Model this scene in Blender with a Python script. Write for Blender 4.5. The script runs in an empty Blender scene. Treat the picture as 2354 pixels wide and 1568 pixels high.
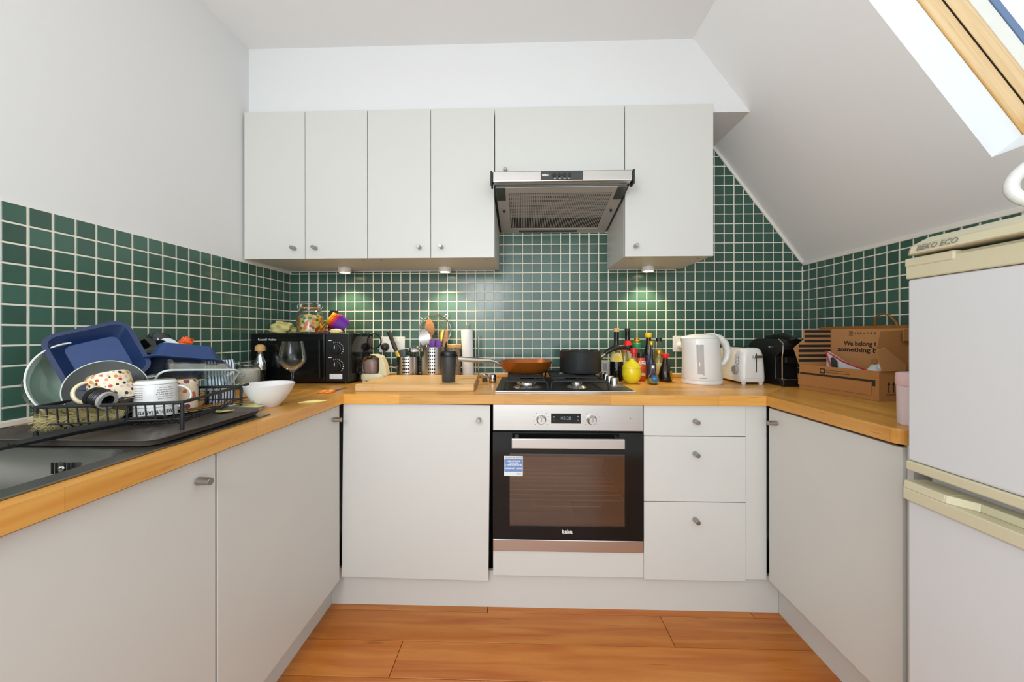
import bpy, math, random
from math import pi, sin, cos, radians
from mathutils import Vector, Matrix, Euler, noise
random.seed(7)
SC = bpy.context.scene
COL = SC.collection
# ------------------------------------------------------------------ camera, sky, lights, exposure
cam = bpy.data.cameras.new('camera'); co = bpy.data.objects.new('camera', cam); COL.objects.link(co)
cam.sensor_fit = 'HORIZONTAL'; cam.sensor_width = 36; cam.lens = 849.74/2354*36
cam.shift_y = -16.33/2354; cam.clip_start = 0.02
co.location = (1.3344, -2.0883, 1.1232); co.rotation_euler = (pi/2, 0.0008, 0.0294)
SC.camera = co
W = bpy.data.worlds.new('sky'); SC.world = W; W.use_nodes = True
bg = W.node_tree.nodes['Background']; bg.inputs[0].default_value = (0.86, 0.93, 1.0, 1); bg.inputs[1].default_value = 1.8
SC.view_settings.view_transform = 'Standard'; SC.view_settings.look = 'None'
SC.view_settings.exposure = 0.36; SC.view_settings.gamma = 1.0; SC.view_settings.use_curve_mapping = False
def area(name, loc, rot, sx, sy, power, col):
    l = bpy.data.lights.new(name, 'AREA'); l.shape = 'RECTANGLE'; l.size = sx; l.size_y = sy; l.energy = power; l.color = col
    o = bpy.data.objects.new(name, l); COL.objects.link(o); o.location = loc; o.rotation_euler = rot
    return o
area('window_daylight', (1.15, -3.9, 1.35), (radians(90), 0, 0), 2.3, 2.0, 31, (0.83, 0.93, 1.0))
pl_ = bpy.data.lights.new('added_fill', 'POINT'); pl_.energy = 26; pl_.color = (0.93, 0.965, 1.0); pl_.shadow_soft_size = .25  # added point fill evening out walls and ceiling; no fitting stands there
plo = bpy.data.objects.new('added_fill', pl_); COL.objects.link(plo); plo.location = (0.85, -2.6, 1.6)

# ------------------------------------------------------------------ materials
def lin(h):
    h = h.lstrip('#'); v = [int(h[i:i+2], 16)/255 for i in (0, 2, 4)]
    return tuple(c/12.92 if c <= .04045 else ((c+.055)/1.055)**2.4 for c in v)+(1,)
def nodes(name):
    m = bpy.data.materials.new(name); m.use_nodes = True; nt = m.node_tree
    return m, nt, nt.nodes['Principled BSDF']
def L(nt, a, b): nt.links.new(a, b)
def mat(name, hexc, rough=.5, metal=0., var=.05, scale=14, coat=0., bump=0., emit=0., spec=None, stretch=None):
    m, nt, p = nodes(name)
    tc = nt.nodes.new('ShaderNodeTexCoord'); n = nt.nodes.new('ShaderNodeTexNoise'); n.inputs['Scale'].default_value = scale; n.inputs['Detail'].default_value = 4
    if stretch:
        mp = nt.nodes.new('ShaderNodeMapping'); mp.inputs['Scale'].default_value = stretch; L(nt, tc.outputs['Object'], mp.inputs[0]); L(nt, mp.outputs[0], n.inputs['Vector'])
    else: L(nt, tc.outputs['Object'], n.inputs['Vector'])
    mr = nt.nodes.new('ShaderNodeMapRange'); mr.inputs[3].default_value = 1-var; mr.inputs[4].default_value = 1+var; L(nt, n.outputs[0], mr.inputs[0])
    hs = nt.nodes.new('ShaderNodeHueSaturation'); hs.inputs['Color'].default_value = lin(hexc); L(nt, mr.outputs[0], hs.inputs['Value'])
    L(nt, hs.outputs[0], p.inputs['Base Color'])
    p.inputs['Roughness'].default_value = rough; p.inputs['Metallic'].default_value = metal
    if coat: p.inputs['Coat Weight'].default_value = coat; p.inputs['Coat Roughness'].default_value = .08
    if spec is not None: p.inputs['Specular IOR Level'].default_value = spec
    if bump:
        b = nt.nodes.new('ShaderNodeBump'); b.inputs['Strength'].default_value = bump; b.inputs['Distance'].default_value = .004
        L(nt, n.outputs[0], b.inputs['Height']); L(nt, b.outputs[0], p.inputs['Normal'])
    if emit: p.inputs['Emission Color'].default_value = lin(hexc); p.inputs['Emission Strength'].default_value = emit
    return m
def glass(name, hexc='#ffffff', gloss=1.0, rough=.02, blend=.3):
    m = bpy.data.materials.new(name); m.use_nodes = True; nt = m.node_tree; nt.nodes.clear()
    out = nt.nodes.new('ShaderNodeOutputMaterial'); t = nt.nodes.new('ShaderNodeBsdfTransparent'); t.inputs[0].default_value = lin(hexc)
    g = nt.nodes.new('ShaderNodeBsdfGlossy'); g.inputs['Roughness'].default_value = rough; g.inputs[0].default_value = (1, 1, 1, 1)
    lw = nt.nodes.new('ShaderNodeLayerWeight'); lw.inputs[0].default_value = blend
    mu = nt.nodes.new('ShaderNodeMath'); mu.operation = 'MULTIPLY'; mu.inputs[1].default_value = gloss; L(nt, lw.outputs['Fresnel'], mu.inputs[0])
    mx = nt.nodes.new('ShaderNodeMixShader'); L(nt, mu.outputs[0], mx.inputs[0]); L(nt, t.outputs[0], mx.inputs[1]); L(nt, g.outputs[0], mx.inputs[2]); L(nt, mx.outputs[0], out.inputs[0])
    return m
def wood(name, c1, c2, rough=.4, rot=0., stave=None, grain=(3, 45, 45), dark='#6a3c14', seam=.0006, objrand=False, coat=0., roty=0.):
    m, nt, p = nodes(name)
    tc = nt.nodes.new('ShaderNodeTexCoord'); mp = nt.nodes.new('ShaderNodeMapping'); mp.inputs['Rotation'].default_value = (0, roty, rot); L(nt, tc.outputs['Object'], mp.inputs[0])
    vec = mp.outputs[0]
    if objrand:
        oi = nt.nodes.new('ShaderNodeObjectInfo'); ad = nt.nodes.new('ShaderNodeVectorMath'); ad.operation = 'MULTIPLY_ADD'
        cm = nt.nodes.new('ShaderNodeCombineXYZ'); L(nt, oi.outputs['Random'], cm.inputs[0]); L(nt, oi.outputs['Random'], cm.inputs[1])
        ad.inputs[1].default_value = (9, 7, 5); L(nt, cm.outputs[0], ad.inputs[0]); L(nt, vec, ad.inputs[2]); gv = ad.outputs[0]
    else: gv = vec
    ms = nt.nodes.new('ShaderNodeMapping'); ms.inputs['Scale'].default_value = grain; L(nt, gv, ms.inputs[0])
    n = nt.nodes.new('ShaderNodeTexNoise'); n.inputs['Scale'].default_value = 1; n.inputs['Detail'].default_value = 6; n.inputs['Distortion'].default_value = .6; L(nt, ms.outputs[0], n.inputs['Vector'])
    mix = nt.nodes.new('ShaderNodeMix'); mix.data_type = 'RGBA'; mix.inputs[6].default_value = lin(c1); mix.inputs[7].default_value = lin(c2)
    cr = nt.nodes.new('ShaderNodeMapRange'); cr.inputs[1].default_value = .3; cr.inputs[2].default_value = .7; L(nt, n.outputs[0], cr.inputs[0]); L(nt, cr.outputs[0], mix.inputs[0])
    colo = mix.outputs[2]
    hs = nt.nodes.new('ShaderNodeHueSaturation'); L(nt, colo, hs.inputs['Color'])
    if stave:
        b = nt.nodes.new('ShaderNodeTexBrick'); b.inputs['Scale'].default_value = 1; b.inputs['Brick Width'].default_value = stave[0]; b.inputs['Row Height'].default_value = stave[1]
        b.inputs['Mortar Size'].default_value = seam; b.inputs['Color1'].default_value = (.80,)*3+(1,); b.inputs['Color2'].default_value = (1.13,)*3+(1,); b.inputs['Mortar'].default_value = (.7, .7, .7, 1)
        b.offset = .37; L(nt, vec, b.inputs['Vector']); L(nt, b.outputs[0], hs.inputs['Value'])
    elif objrand:
        r = nt.nodes.new('ShaderNodeMapRange'); r.inputs[3].default_value = .88; r.inputs[4].default_value = 1.1; L(nt, oi.outputs['Random'], r.inputs[0]); L(nt, r.outputs[0], hs.inputs['Value'])
    # fine dark pores
    ms2 = nt.nodes.new('ShaderNodeMapping'); ms2.inputs['Scale'].default_value = (grain[0]*3, grain[1]*2.2, grain[2]*2.2); L(nt, gv, ms2.inputs[0])
    n2 = nt.nodes.new('ShaderNodeTexNoise'); n2.inputs['Scale'].default_value = 1; n2.inputs['Detail'].default_value = 3; L(nt, ms2.outputs[0], n2.inputs['Vector'])
    r2 = nt.nodes.new('ShaderNodeMapRange'); r2.inputs[1].default_value = .64; r2.inputs[2].default_value = .78; r2.inputs[4].default_value = .6; L(nt, n2.outputs[0], r2.inputs[0])
    mx2 = nt.nodes.new('ShaderNodeMix'); mx2.data_type = 'RGBA'; mx2.inputs[7].default_value = lin(dark); L(nt, r2.outputs[0], mx2.inputs[0]); L(nt, hs.outputs[0], mx2.inputs[6])
    L(nt, mx2.outputs[2], p.inputs['Base Color']); p.inputs['Roughness'].default_value = rough
    if coat: p.inputs['Coat Weight'].default_value = coat; p.inputs['Coat Roughness'].default_value = .15
    return m
def spots(name, base, cols, scale, rough=.35, size=.28):
    """glazed pottery with printed patches (voronoi cells)"""
    m, nt, p = nodes(name)
    tc = nt.nodes.new('ShaderNodeTexCoord'); v = nt.nodes.new('ShaderNodeTexVoronoi'); v.inputs['Scale'].default_value = scale; L(nt, tc.outputs['Object'], v.inputs['Vector'])
    sp = nt.nodes.new('ShaderNodeSeparateColor'); L(nt, v.outputs['Color'], sp.inputs[0])
    cr = nt.nodes.new('ShaderNodeValToRGB'); cr.color_ramp.interpolation = 'CONSTANT'
    el = cr.color_ramp.elements; el[0].color = lin(cols[0]); el[1].position = 1/len(cols); el[1].color = lin(cols[1])
    for i, c in enumerate(cols[2:]): e = el.new((i+2)/len(cols)); e.color = lin(c)
    L(nt, sp.outputs[0], cr.inputs[0])
    lt = nt.nodes.new('ShaderNodeMath'); lt.operation = 'LESS_THAN'; lt.inputs[1].default_value = size; L(nt, v.outputs['Distance'], lt.inputs[0])
    mx = nt.nodes.new('ShaderNodeMix'); mx.data_type = 'RGBA'; mx.inputs[6].default_value = lin(base); L(nt, lt.outputs[0], mx.inputs[0]); L(nt, cr.outputs[0], mx.inputs[7])
    L(nt, mx.outputs[2], p.inputs['Base Color']); p.inputs['Roughness'].default_value = rough
    return m
M = {}
M['wall'] = mat('white_wall_paint', '#e4e4e3', .85, var=.012, scale=3)
M['ceil'] = mat('white_ceiling_paint', '#f3f3f2', .9, var=.01, scale=3)
M['slope'] = mat('white_slope_paint', '#f0f0ef', .85, var=.012, scale=3)
M['cab'] = mat('satin_cabinet_white', '#d5d4ce', .38, var=.012, scale=4)
M['carc'] = mat('cabinet_inside', '#d2cec6', .6, var=.02)
M['tile'] = mat('green_glazed_tile', '#3f6053', .2, var=.10, scale=9, bump=.03)
def tile_random(m):
    nt = m.node_tree; p = nt.nodes['Principled BSDF']; src = p.inputs['Base Color'].links[0].from_socket
    oi = nt.nodes.new('ShaderNodeObjectInfo'); r = nt.nodes.new('ShaderNodeMapRange'); r.inputs[3].default_value = .8; r.inputs[4].default_value = 1.2; L(nt, oi.outputs['Random'], r.inputs[0])
    hs = nt.nodes.new('ShaderNodeHueSaturation'); L(nt, src, hs.inputs['Color']); L(nt, r.outputs[0], hs.inputs['Value']); L(nt, hs.outputs[0], p.inputs['Base Color'])
tile_random(M['tile'])
M['grout'] = mat('cream_grout', '#efe9d8', .85, var=.04, scale=30)
M['floor'] = wood('orange_floorboard', '#b45d18', '#d08336', .38, grain=(2.2, 28, 28), objrand=True, dark='#5f3210', coat=.15)
M['gap'] = mat('dark_floor_gap', '#3a2412', .9)
M['top_x'] = wood('beech_worktop_lengthways', '#d8963f', '#e6ae5a', .36, stave=(.42, .042), grain=(4, 60, 60), dark='#9a5d20', coat=.2)
M['top_y'] = wood('beech_worktop_crossways', '#d6923a', '#e4aa55', .36, rot=pi/2, stave=(.42, .042), grain=(4, 60, 60), dark='#96591e', coat=.2)
M['board'] = wood('chopping_board_wood', '#cf9f62', '#e3bd84', .5, stave=(.7, .05), grain=(4, 50, 50), dark='#7a4a1c')
M['pine'] = wood('varnished_pine', '#d9a862', '#ecc488', .35, rot=0, roty=radians(-53.26), grain=(2, 60, 60), dark='#b9813c', coat=.3)
M['spoonwood'] = wood('kitchen_spoon_wood', '#b4713c', '#c98a52', .5, grain=(8, 60, 60), dark='#7c4520')
M['oakcap'] = wood('pale_oak', '#cfa260', '#dbb478', .5, grain=(20, 60, 60), dark='#a87a3c')
M['steel'] = mat('brushed_steel', '#c2bfbb', .28, 1, var=.05, scale=3, stretch=(1, 1, 60))
M['steelx'] = mat('brushed_steel_wide', '#c6c2be', .32, 1, var=.06, scale=2, stretch=(.6, 1, 50))
M['sink'] = mat('sink_steel', '#918f8b', .36, 1, var=.06, scale=5)
M['chrome'] = mat('chrome', '#d8d8d8', .08, 1, var=.02)
M['nickel'] = mat('satin_nickel_knob', '#a9a39a', .35, 1, var=.03)
M['black'] = mat('black_plastic', '#151515', .35, var=.08)
M['blackgloss'] = mat('gloss_black', '#131414', .1, var=.05, spec=.3)
M['matteblk'] = mat('matte_black_iron', '#1b1c1d', .55, var=.12, scale=40)
M['dark'] = mat('dark_void', '#121110', .8)
M['hoodgrey'] = mat('hood_grey_paint', '#aeaba6', .4, var=.05)
M['charcoal'] = mat('charcoal_plastic', '#3b3d3c', .4)
M['white'] = mat('white_plastic', '#e9e8e4', .28, var=.015, coat=.2)
M['whitecer'] = mat('white_glazed_ceramic', '#e8e7e4', .18, var=.015)
M['cream'] = mat('cream_plastic', '#dcd5b4', .35, var=.02)
M['fridge'] = mat('white_fridge_enamel', '#d9dadb', .35, var=.015, scale=3)
M['fridgecream'] = mat('yellowed_cream_trim', '#d3cbab', .42, var=.03)
M['ink'] = mat('black_ink', '#1a1814', .7)
M['greyink'] = mat('grey_ink', '#77756f', .7)
M['whiteink'] = mat('white_ink', '#f0f0ee', .6)
M['clear'] = glass('clear_glass', '#f7fbf9', .65, .02, .25)
M['clearthin'] = glass('thin_wine_glass', '#fcfefd', .6, .02, .25)
M['window'] = glass('skylight_glass', '#eef6fa', .5)
M['ovenglass'] = glass('smoked_oven_glass', '#d2cac2', .9, .05, .5)
M['smoke'] = glass('smoky_clear_plastic', '#e3d9d5', .6, .08)
M['cavity'] = mat('oven_enamel', '#b3aba4', .5)
M['blue'] = mat('navy_enamel', '#0e2750', .3, var=.06, coat=.12)
M['bluelight'] = mat('blue_nonstick', '#1e3b6c', .38, var=.06)
M['greyplate'] = mat('grey_stoneware', '#595d5b', .4, var=.12, scale=22)
M['rim'] = mat('pale_rim_glaze', '#c9cfca', .3)
M['celadon'] = mat('celadon_glaze', '#d3e8da', .16, var=.18, scale=8)
M['patch'] = spots('patchwork_mug_print', '#efe3c6', ['#d9a93c', '#c8452e', '#e7b7ae', '#b9b6a0', '#33312a', '#d98a4c', '#e9dcb8'], 110, size=.46)
M['terrazzo'] = spots('terrazzo_mug_print', '#f0d9bd', ['#c96a3a', '#7a4650', '#df9a63', '#eacdb0', '#d8875a'], 48, size=.34)
M['mugcream'] = mat('cream_mug_glaze', '#ecdcb9', .25)
M['bristle'] = mat('olive_bristle', '#e6d9a2', .7, var=.35, scale=90)
M['bristle2'] = mat('brown_bristle_core', '#4f4630', .8, var=.2, scale=60)
M['copper'] = mat('burnt_copper_pan', '#b4641f', .3, .55, var=.25, scale=12)
M['copperin'] = mat('copper_nonstick_lining', '#b5612b', .35, .3, var=.15, scale=12)
M['anod'] = mat('dark_anodised_pan', '#3c3e3f', .42, .5, var=.06)
M['lemon'] = mat('yellow_glazed_lemon', '#ecd526', .2, var=.06, scale=30)
M['leaf'] = mat('leaf_green', '#6a9c2c', .4)
M['darkglass'] = mat('dark_bottle_glass', '#15120e', .08, var=.1)
M['greenglass'] = mat('green_black_bottle_glass', '#10170f', .08, var=.1)
M['soyliq'] = mat('soy_brown', '#1a0f08', .12)
M['oil'] = mat('pale_oil', '#9a8f4c', .15)
M['orange'] = mat('orange_sleeve', '#e65a14', .4)
M['red'] = mat('red_cap', '#d5221d', .35)
M['pinkred'] = mat('coral_cap', '#df5b4c', .4)
M['green'] = mat('green_cap', '#14975a', .35)
M['yellow'] = mat('yellow_cap', '#e8bd1c', .4)
M['gold'] = mat('gold_cap', '#b99634', .3, .6)
M['paper'] = mat('white_paper', '#eeeeec', .9, var=.03, scale=60, bump=.15)
M['labelcream'] = mat('cream_label', '#e9d98a', .6)
M['labelwhite'] = mat('white_label', '#e4e0d4', .6)
M['labelblue'] = mat('navy_label', '#27305a', .5)
M['labelteal'] = mat('blue_label', '#1f5f93', .5)
M['kraft'] = mat('kraft_cardboard', '#b27a43', .85, var=.06, scale=30)
M['kraftin'] = mat('kraft_cardboard_inside', '#c08a56', .85, var=.05, scale=30)
M['kraftbag'] = mat('brown_kraft_bag', '#a66a2c', .85, var=.08, scale=30)
M['stripe'] = mat('dark_brown_print', '#2d241c', .8)
M['pink'] = mat('pale_pink_tin', '#e3cfd2', .4)
M['pinklid'] = mat('pink_lid', '#e6c2bf', .4)
M['purple'] = mat('purple_silicone', '#6c2aa0', .5)
M['magenta'] = mat('magenta_plastic', '#b42a86', .4)
M['orangepl'] = mat('orange_plastic', '#f08a1c', .4)
M['orangehot'] = mat('red_orange_plastic', '#e8481f', .4)
M['yellowpl'] = mat('yellow_plastic', '#f0c018', .4)
M['candy'] = spots('mixed_sweets', '#d9b25c', ['#c8322a', '#e9b93a', '#2b7f8a', '#e7723a', '#8a3f6a', '#d9d2b8', '#3f7a3c'], 60, .3, .6)
M['snack'] = mat('pale_yellow_wrapper', '#d8cc86', .35, var=.12, scale=25, bump=.4)
M['whitebag'] = mat('white_plastic_bag', '#dfe3e6', .3, var=.06, scale=30, bump=.3)
M['stripedcloth'] = None
M['powder'] = mat('white_powder', '#d8cfc9', .8)
M['bark'] = spots('perforated_leaf_pattern', '#8c7a66', ['#2d241d', '#3b3027', '#4a3c30', '#2a211b', '#57483a'], 90, .5, .33)
M['toastgrey'] = mat('grey_knob_plastic', '#a39f9a', .4)
M['display'] = mat('oven_display_glass', '#0d0f10', .12)
M['digits'] = mat('display_digits', '#6f7a80', .5, emit=.3)
M['bulb'] = mat('lamp_lens', '#ffe6b8', .3, emit=9)
M['sticker'] = mat('white_sticker', '#e6e8ea', .5)
M['stickblue'] = mat('blue_sticker_print', '#6f8fc4', .5)
M['sealant'] = mat('white_sealant', '#e9e4da', .6)
M['sash'] = mat('cream_sash_lining', '#ece4d6', .5)
M['gasket'] = mat('blue_grey_gasket', '#5f7396', .4)
M['mauve'] = mat('greyish_mauve_cup', '#b3a09a', .3)
M['tray'] = mat('stained_tray_painted_reflection', '#57504a', .3, var=.25, scale=18)  # grey-brown base puts the reflection into the black tray's colour
M['rackm'] = mat('oven_rack_painted_glint', '#e8dcae', .4)  # pale non-metal colour stands in for the warm glint on the wires
M['wgrey'] = mat('grey_water_window', '#a89f99', .3)
M['cable'] = mat('white_cable', '#e6dfcf', .5)
M['teatowel'] = None
def stripes(name, a, b, scale):
    m, nt, p = nodes(name); tc = nt.nodes.new('ShaderNodeTexCoord'); w = nt.nodes.new('ShaderNodeTexWave'); w.inputs['Scale'].default_value = scale; w.inputs['Distortion'].default_value = 1.5
    L(nt, tc.outputs['Object'], w.inputs['Vector']); mx = nt.nodes.new('ShaderNodeMix'); mx.data_type = 'RGBA'; mx.inputs[6].default_value = lin(a); mx.inputs[7].default_value = lin(b)
    r = nt.nodes.new('ShaderNodeMapRange'); r.inputs[1].default_value = .6; r.inputs[2].default_value = .7; L(nt, w.outputs[1], r.inputs[0]); L(nt, r.outputs[0], mx.inputs[0]); L(nt, mx.outputs[2], p.inputs['Base Color']); p.inputs['Roughness'].default_value = .7
    return m
M['teatowel'] = stripes('navy_striped_packet', '#dfe6ee', '#33435f', 38)

# ------------------------------------------------------------------ geometry helpers
class MB:
    def __init__(s): s.v = []; s.f = []
    def add(s, vs, fs, T=None):
        o = len(s.v)
        for p in vs:
            p = Vector(p); s.v.append(T @ p if T else p)
        s.f += [tuple(i+o for i in f) for f in fs]
        return s
    def box(s, x0, x1, y0, y1, z0, z1, T=None):
        v = [(x, y, z) for x in (x0, x1) for y in (y0, y1) for z in (z0, z1)]
        return s.add(v, [(0, 1, 3, 2), (4, 6, 7, 5), (0, 4, 5, 1), (2, 3, 7, 6), (0, 2, 6, 4), (1, 5, 7, 3)], T)
    def prism(s, poly, h0, h1, T=None):
        n = len(poly)
        v = [(p[0], p[1], h0) for p in poly]+[(p[0], p[1], h1) for p in poly]
        f = [tuple(range(n))[::-1], tuple(range(n, 2*n))]+[(i, (i+1) % n, n+(i+1) % n, n+i) for i in range(n)]
        return s.add(v, f, T)
    def loft(s, rings, c0=True, c1=True, T=None):
        n = len(rings[0]); v = [p for r in rings for p in r]; f = []
        for k in range(len(rings)-1):
            for i in range(n): f.append((k*n+i, k*n+(i+1) % n, (k+1)*n+(i+1) % n, (k+1)*n+i))
        if c0: f.append(tuple(range(n))[::-1])
        if c1: f.append(tuple(range((len(rings)-1)*n, len(rings)*n)))
        return s.add(v, f, T)
    def lathe(s, prof, n=32, T=None, c0=True, c1=True, sx=1, sy=1):
        rings = [[(r*cos(2*pi*i/n)*sx, r*sin(2*pi*i/n)*sy, z) for i in range(n)] for r, z in [(max(r, 1e-5), z) for r, z in prof]]
        return s.loft(rings, c0, c1, T)
    def cyl(s, p0, p1, r0, r1=None, n=16, T=None):
        r1 = r0 if r1 is None else r1; p0 = Vector(p0); p1 = Vector(p1); q = (p1-p0).to_track_quat('Z', 'Y').to_matrix()
        ring = lambda c, r: [c+q @ Vector((r*cos(2*pi*i/n), r*sin(2*pi*i/n), 0)) for i in range(n)]
        return s.loft([ring(p0, r0), ring(p1, r1)], T=T)
    def tube(s, pts, r, n=8, closed=False, T=None, flat=None):
        pts = [Vector(p) for p in pts]; m = len(pts); rings = []; up = None
        for i, p in enumerate(pts):
            a = pts[(i-1) % m] if (closed or i > 0) else p; b = pts[(i+1) % m] if (closed or i < m-1) else p
            t = (b-a).normalized()
            if up is None: up = Vector((0, 0, 1)) if abs(t.z) < .9 else Vector((1, 0, 0))
            x = up.cross(t); x = x.normalized() if x.length > 1e-6 else t.orthogonal().normalized(); y = t.cross(x); up = y
            rr = r[i] if isinstance(r, (list, tuple)) else r
            k = flat or 1
            rings.append([p+x*(rr*cos(2*pi*j/n))*k+y*(rr*sin(2*pi*j/n)) for j in range(n)])
        if closed: rings.append(rings[0]); return s.loft(rings, False, False, T)
        return s.loft(rings, True, True, T)
    def build(s, name, m, parent=None, smooth=35, bevel=0, seg=2, loc=None, rot=None, label=None):
        me = bpy.data.meshes.new(name); me.from_pydata([tuple(v) for v in s.v], [], s.f); me.materials.append(m)
        if smooth: me.shade_smooth(); me.set_sharp_from_angle(angle=radians(smooth))
        o = bpy.data.objects.new(name, me); COL.objects.link(o)
        if parent: o.parent = parent
        if bevel:
            b = o.modifiers.new('bevel', 'BEVEL'); b.width = bevel; b.segments = seg; b.limit_method = 'ANGLE'; b.angle_limit = radians(40)
        if loc: o.location = loc
        if rot: o.rotation_euler = rot
        if label: o['label'] = label
        return o
def thing(name, label, cat, loc=(0, 0, 0), rot=(0, 0, 0), group=None):
    o = bpy.data.objects.new(name, None); COL.objects.link(o); o.empty_display_size = .05
    o.location = loc; o.rotation_euler = rot; o['label'] = label; o['category'] = cat
    if group: o['group'] = group
    return o
def tag(o, label, cat, group=None):
    o['label'] = label; o['category'] = cat
    if group: o['group'] = group
    return o
def struct(o): o['kind'] = 'structure'; return o
def rrect(w, h, r, n=5, z=0, cx=0, cy=0):
    pts = []
    for sx, sy, a0 in ((1, 1, 0), (-1, 1, 90), (-1, -1, 180), (1, -1, 270)):
        for i in range(n+1):
            a = radians(a0+90*i/n); pts.append((cx+sx*(w/2-r)+r*cos(a), cy+sy*(h/2-r)+r*sin(a), z))
    return pts
def arc(cx, cz, rx, rz, a0, a1, n=14, y=0):
    return [(cx+rx*cos(radians(a0+(a1-a0)*i/n)), y, cz+rz*sin(radians(a0+(a1-a0)*i/n))) for i in range(n+1)]
def dup(root, loc, rot=None, label=None, group=None):
    r = root.copy(); COL.objects.link(r); r.location = loc
    if rot: r.rotation_euler = rot
    if label: r['label'] = label
    if group: r['group'] = group
    for ch in list(root.children):
        c = ch.copy(); COL.objects.link(c); c.parent = r
        for g in ch.children:
            d = g.copy(); COL.objects.link(d); d.parent = c
    return r
FRONT = Matrix.Rotation(pi/2, 4, 'X')                       # text facing -y
FACE_MX = Matrix.Rotation(-pi/2, 4, 'Z') @ FRONT            # facing -x
def text(s, size, m, parent, T, name='lettering', wrap=None, bold=0., ext=.0004, width=None, shear=0):
    c = bpy.data.curves.new('t', 'FONT'); c.body = s; c.size = size; c.align_x = 'CENTER'; c.align_y = 'CENTER'; c.extrude = ext; c.offset = bold; c.resolution_u = 2; c.shear = shear
    t = bpy.data.objects.new('t', c); COL.objects.link(t); bpy.context.view_layer.update()
    me = bpy.data.meshes.new_from_object(t.evaluated_get(bpy.context.evaluated_depsgraph_get())); bpy.data.objects.remove(t)
    me.name = name; me.materials.clear(); me.materials.append(m)
    if width:
        xs = [v.co.x for v in me.vertices]; k = width/max(1e-6, max(xs)-min(xs))
        for v in me.vertices: v.co.x *= k
    if wrap:
        for v in me.vertices:
            a = v.co.x/wrap; r = wrap+v.co.z+.0004; x, y, z = r*sin(a), -r*cos(a), v.co.y; v.co = (x, y, z)
    me.transform(T)
    o = bpy.data.objects.new(name, me); COL.objects.link(o); o.parent = parent
    return o
def lathe_obj(prof, name, m, parent, n=32, smooth=35, T=None, **k): return MB().lathe(prof, n, T, **k).build(name, m, parent, smooth)

# ------------------------------------------------------------------ room shell
RW = 2.88; CH = 2.512; YB = -4.0
SLX, SLZ, SLK = 2.137, 2.512, 1.34             # slope: z = SLZ - SLK*(x-SLX)
def sz(x): return SLZ-SLK*(x-SLX)
SN = Vector((SLK, 0, 1)).normalized()
ceiling = struct(MB().box(-.1, SLX+.05, YB, .1, CH, CH+.08).build('ceiling', M['ceil'], smooth=0))
wall_left = struct(MB().box(-.1, 0, YB, .1, 0, CH).build('wall_left', M['wall'], smooth=0))
wall_back = struct(MB().prism([(-.1, 0), (RW+.1, 0), (RW+.1, sz(RW+.1)), (SLX, CH), (-.1, CH)], 0, .1, Matrix.Translation((0, .1, 0)) @ FRONT).build('wall_back', M['wall'], smooth=0))
wall_right = struct(MB().box(RW, RW+.1, YB, 0, 0, sz(RW)+.06).build('wall_right', M['wall'], smooth=0))
wall_front = struct(MB().prism([(-.1, 0), (RW+.1, 0), (RW+.1, sz(RW+.1)), (SLX, CH), (-.1, CH)], 0, .1, Matrix.Translation((0, YB, 0)) @ FRONT).build('wall_front', M['wall'], smooth=0))
# sloped ceiling with the skylight opening; thickness .112 at the opening
SX0, SX1, SY0, SY1 = 2.16, 2.7705, -1.66, -.9134
def spt(x, y, d=0): p = Vector((x, y, sz(x))); return p+SN*d
b = MB(); TH = .112
for (xa, xb, ya, yb) in ((SLX-.02, SX0, YB, 0), (SX1, RW+.12, YB, 0), (SX0, SX1, YB, SY0), (SX0, SX1, SY1, 0)):
    v = [spt(x, y, d) for x in (xa, xb) for y in (ya, yb) for d in (0, TH)]
    b.add(v, [(0, 1, 3, 2), (4, 6, 7, 5), (0, 4, 5, 1), (2, 3, 7, 6), (0, 2, 6, 4), (1, 5, 7, 3)])
wall_slope = struct(b.build('wall_slope', M['slope'], smooth=0))
# boxed-in bulkhead above the wall cabinets
BZ = 2.163
bulk = struct(MB().prism([(0, BZ), (SLX+(SLZ-BZ)/SLK, BZ), (SLX, CH), (0, CH)], 0, .325, FRONT).build('wall_bulkhead', M['wall'], smooth=0))
# floor
floor = struct(MB().box(-.1, RW+.1, YB, .1, -.06, -.02).build('floor', M['gap'], smooth=0))
rows = [-.453+.0, -.600, -.747, -.893, -1.039]
while rows[-1] > YB: rows.append(rows[-1]-.146)
seams = {0: [1.19, 2.25], 1: [.30, 1.88], 2: [.895, 2.62], 3: [1.75], 4: [.62, 2.3], 5: [1.3]}
for k in range(len(rows)-1):
    y1, y0 = rows[k], max(rows[k+1], YB)
    xs = [.0]+seams.get(k, [random.uniform(.5, 1.2), random.uniform(1.6, 2.6)])+[RW]
    for i in range(len(xs)-1):
        g = .0011
        MB().box(xs[i]+g, xs[i+1]-g, y0+g, y1-g, -.02, random.uniform(-.0006, 0)).build('floorboard', M['floor'], floor, 0, bevel=.0008, seg=1)

tag(MB().box(.12, 2.72, -3.85, -2.55, .0002, .010).build('reflector', mat('pale_reflector', '#e3e1dc', .95, var=.06, scale=80, bump=.3), None, 0, bevel=.004), 'added pale grey rug on the boards at the open end of the kitchen', 'reflector')  # unseen slab added to lighten and neutralise the bounce off the floor
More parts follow.
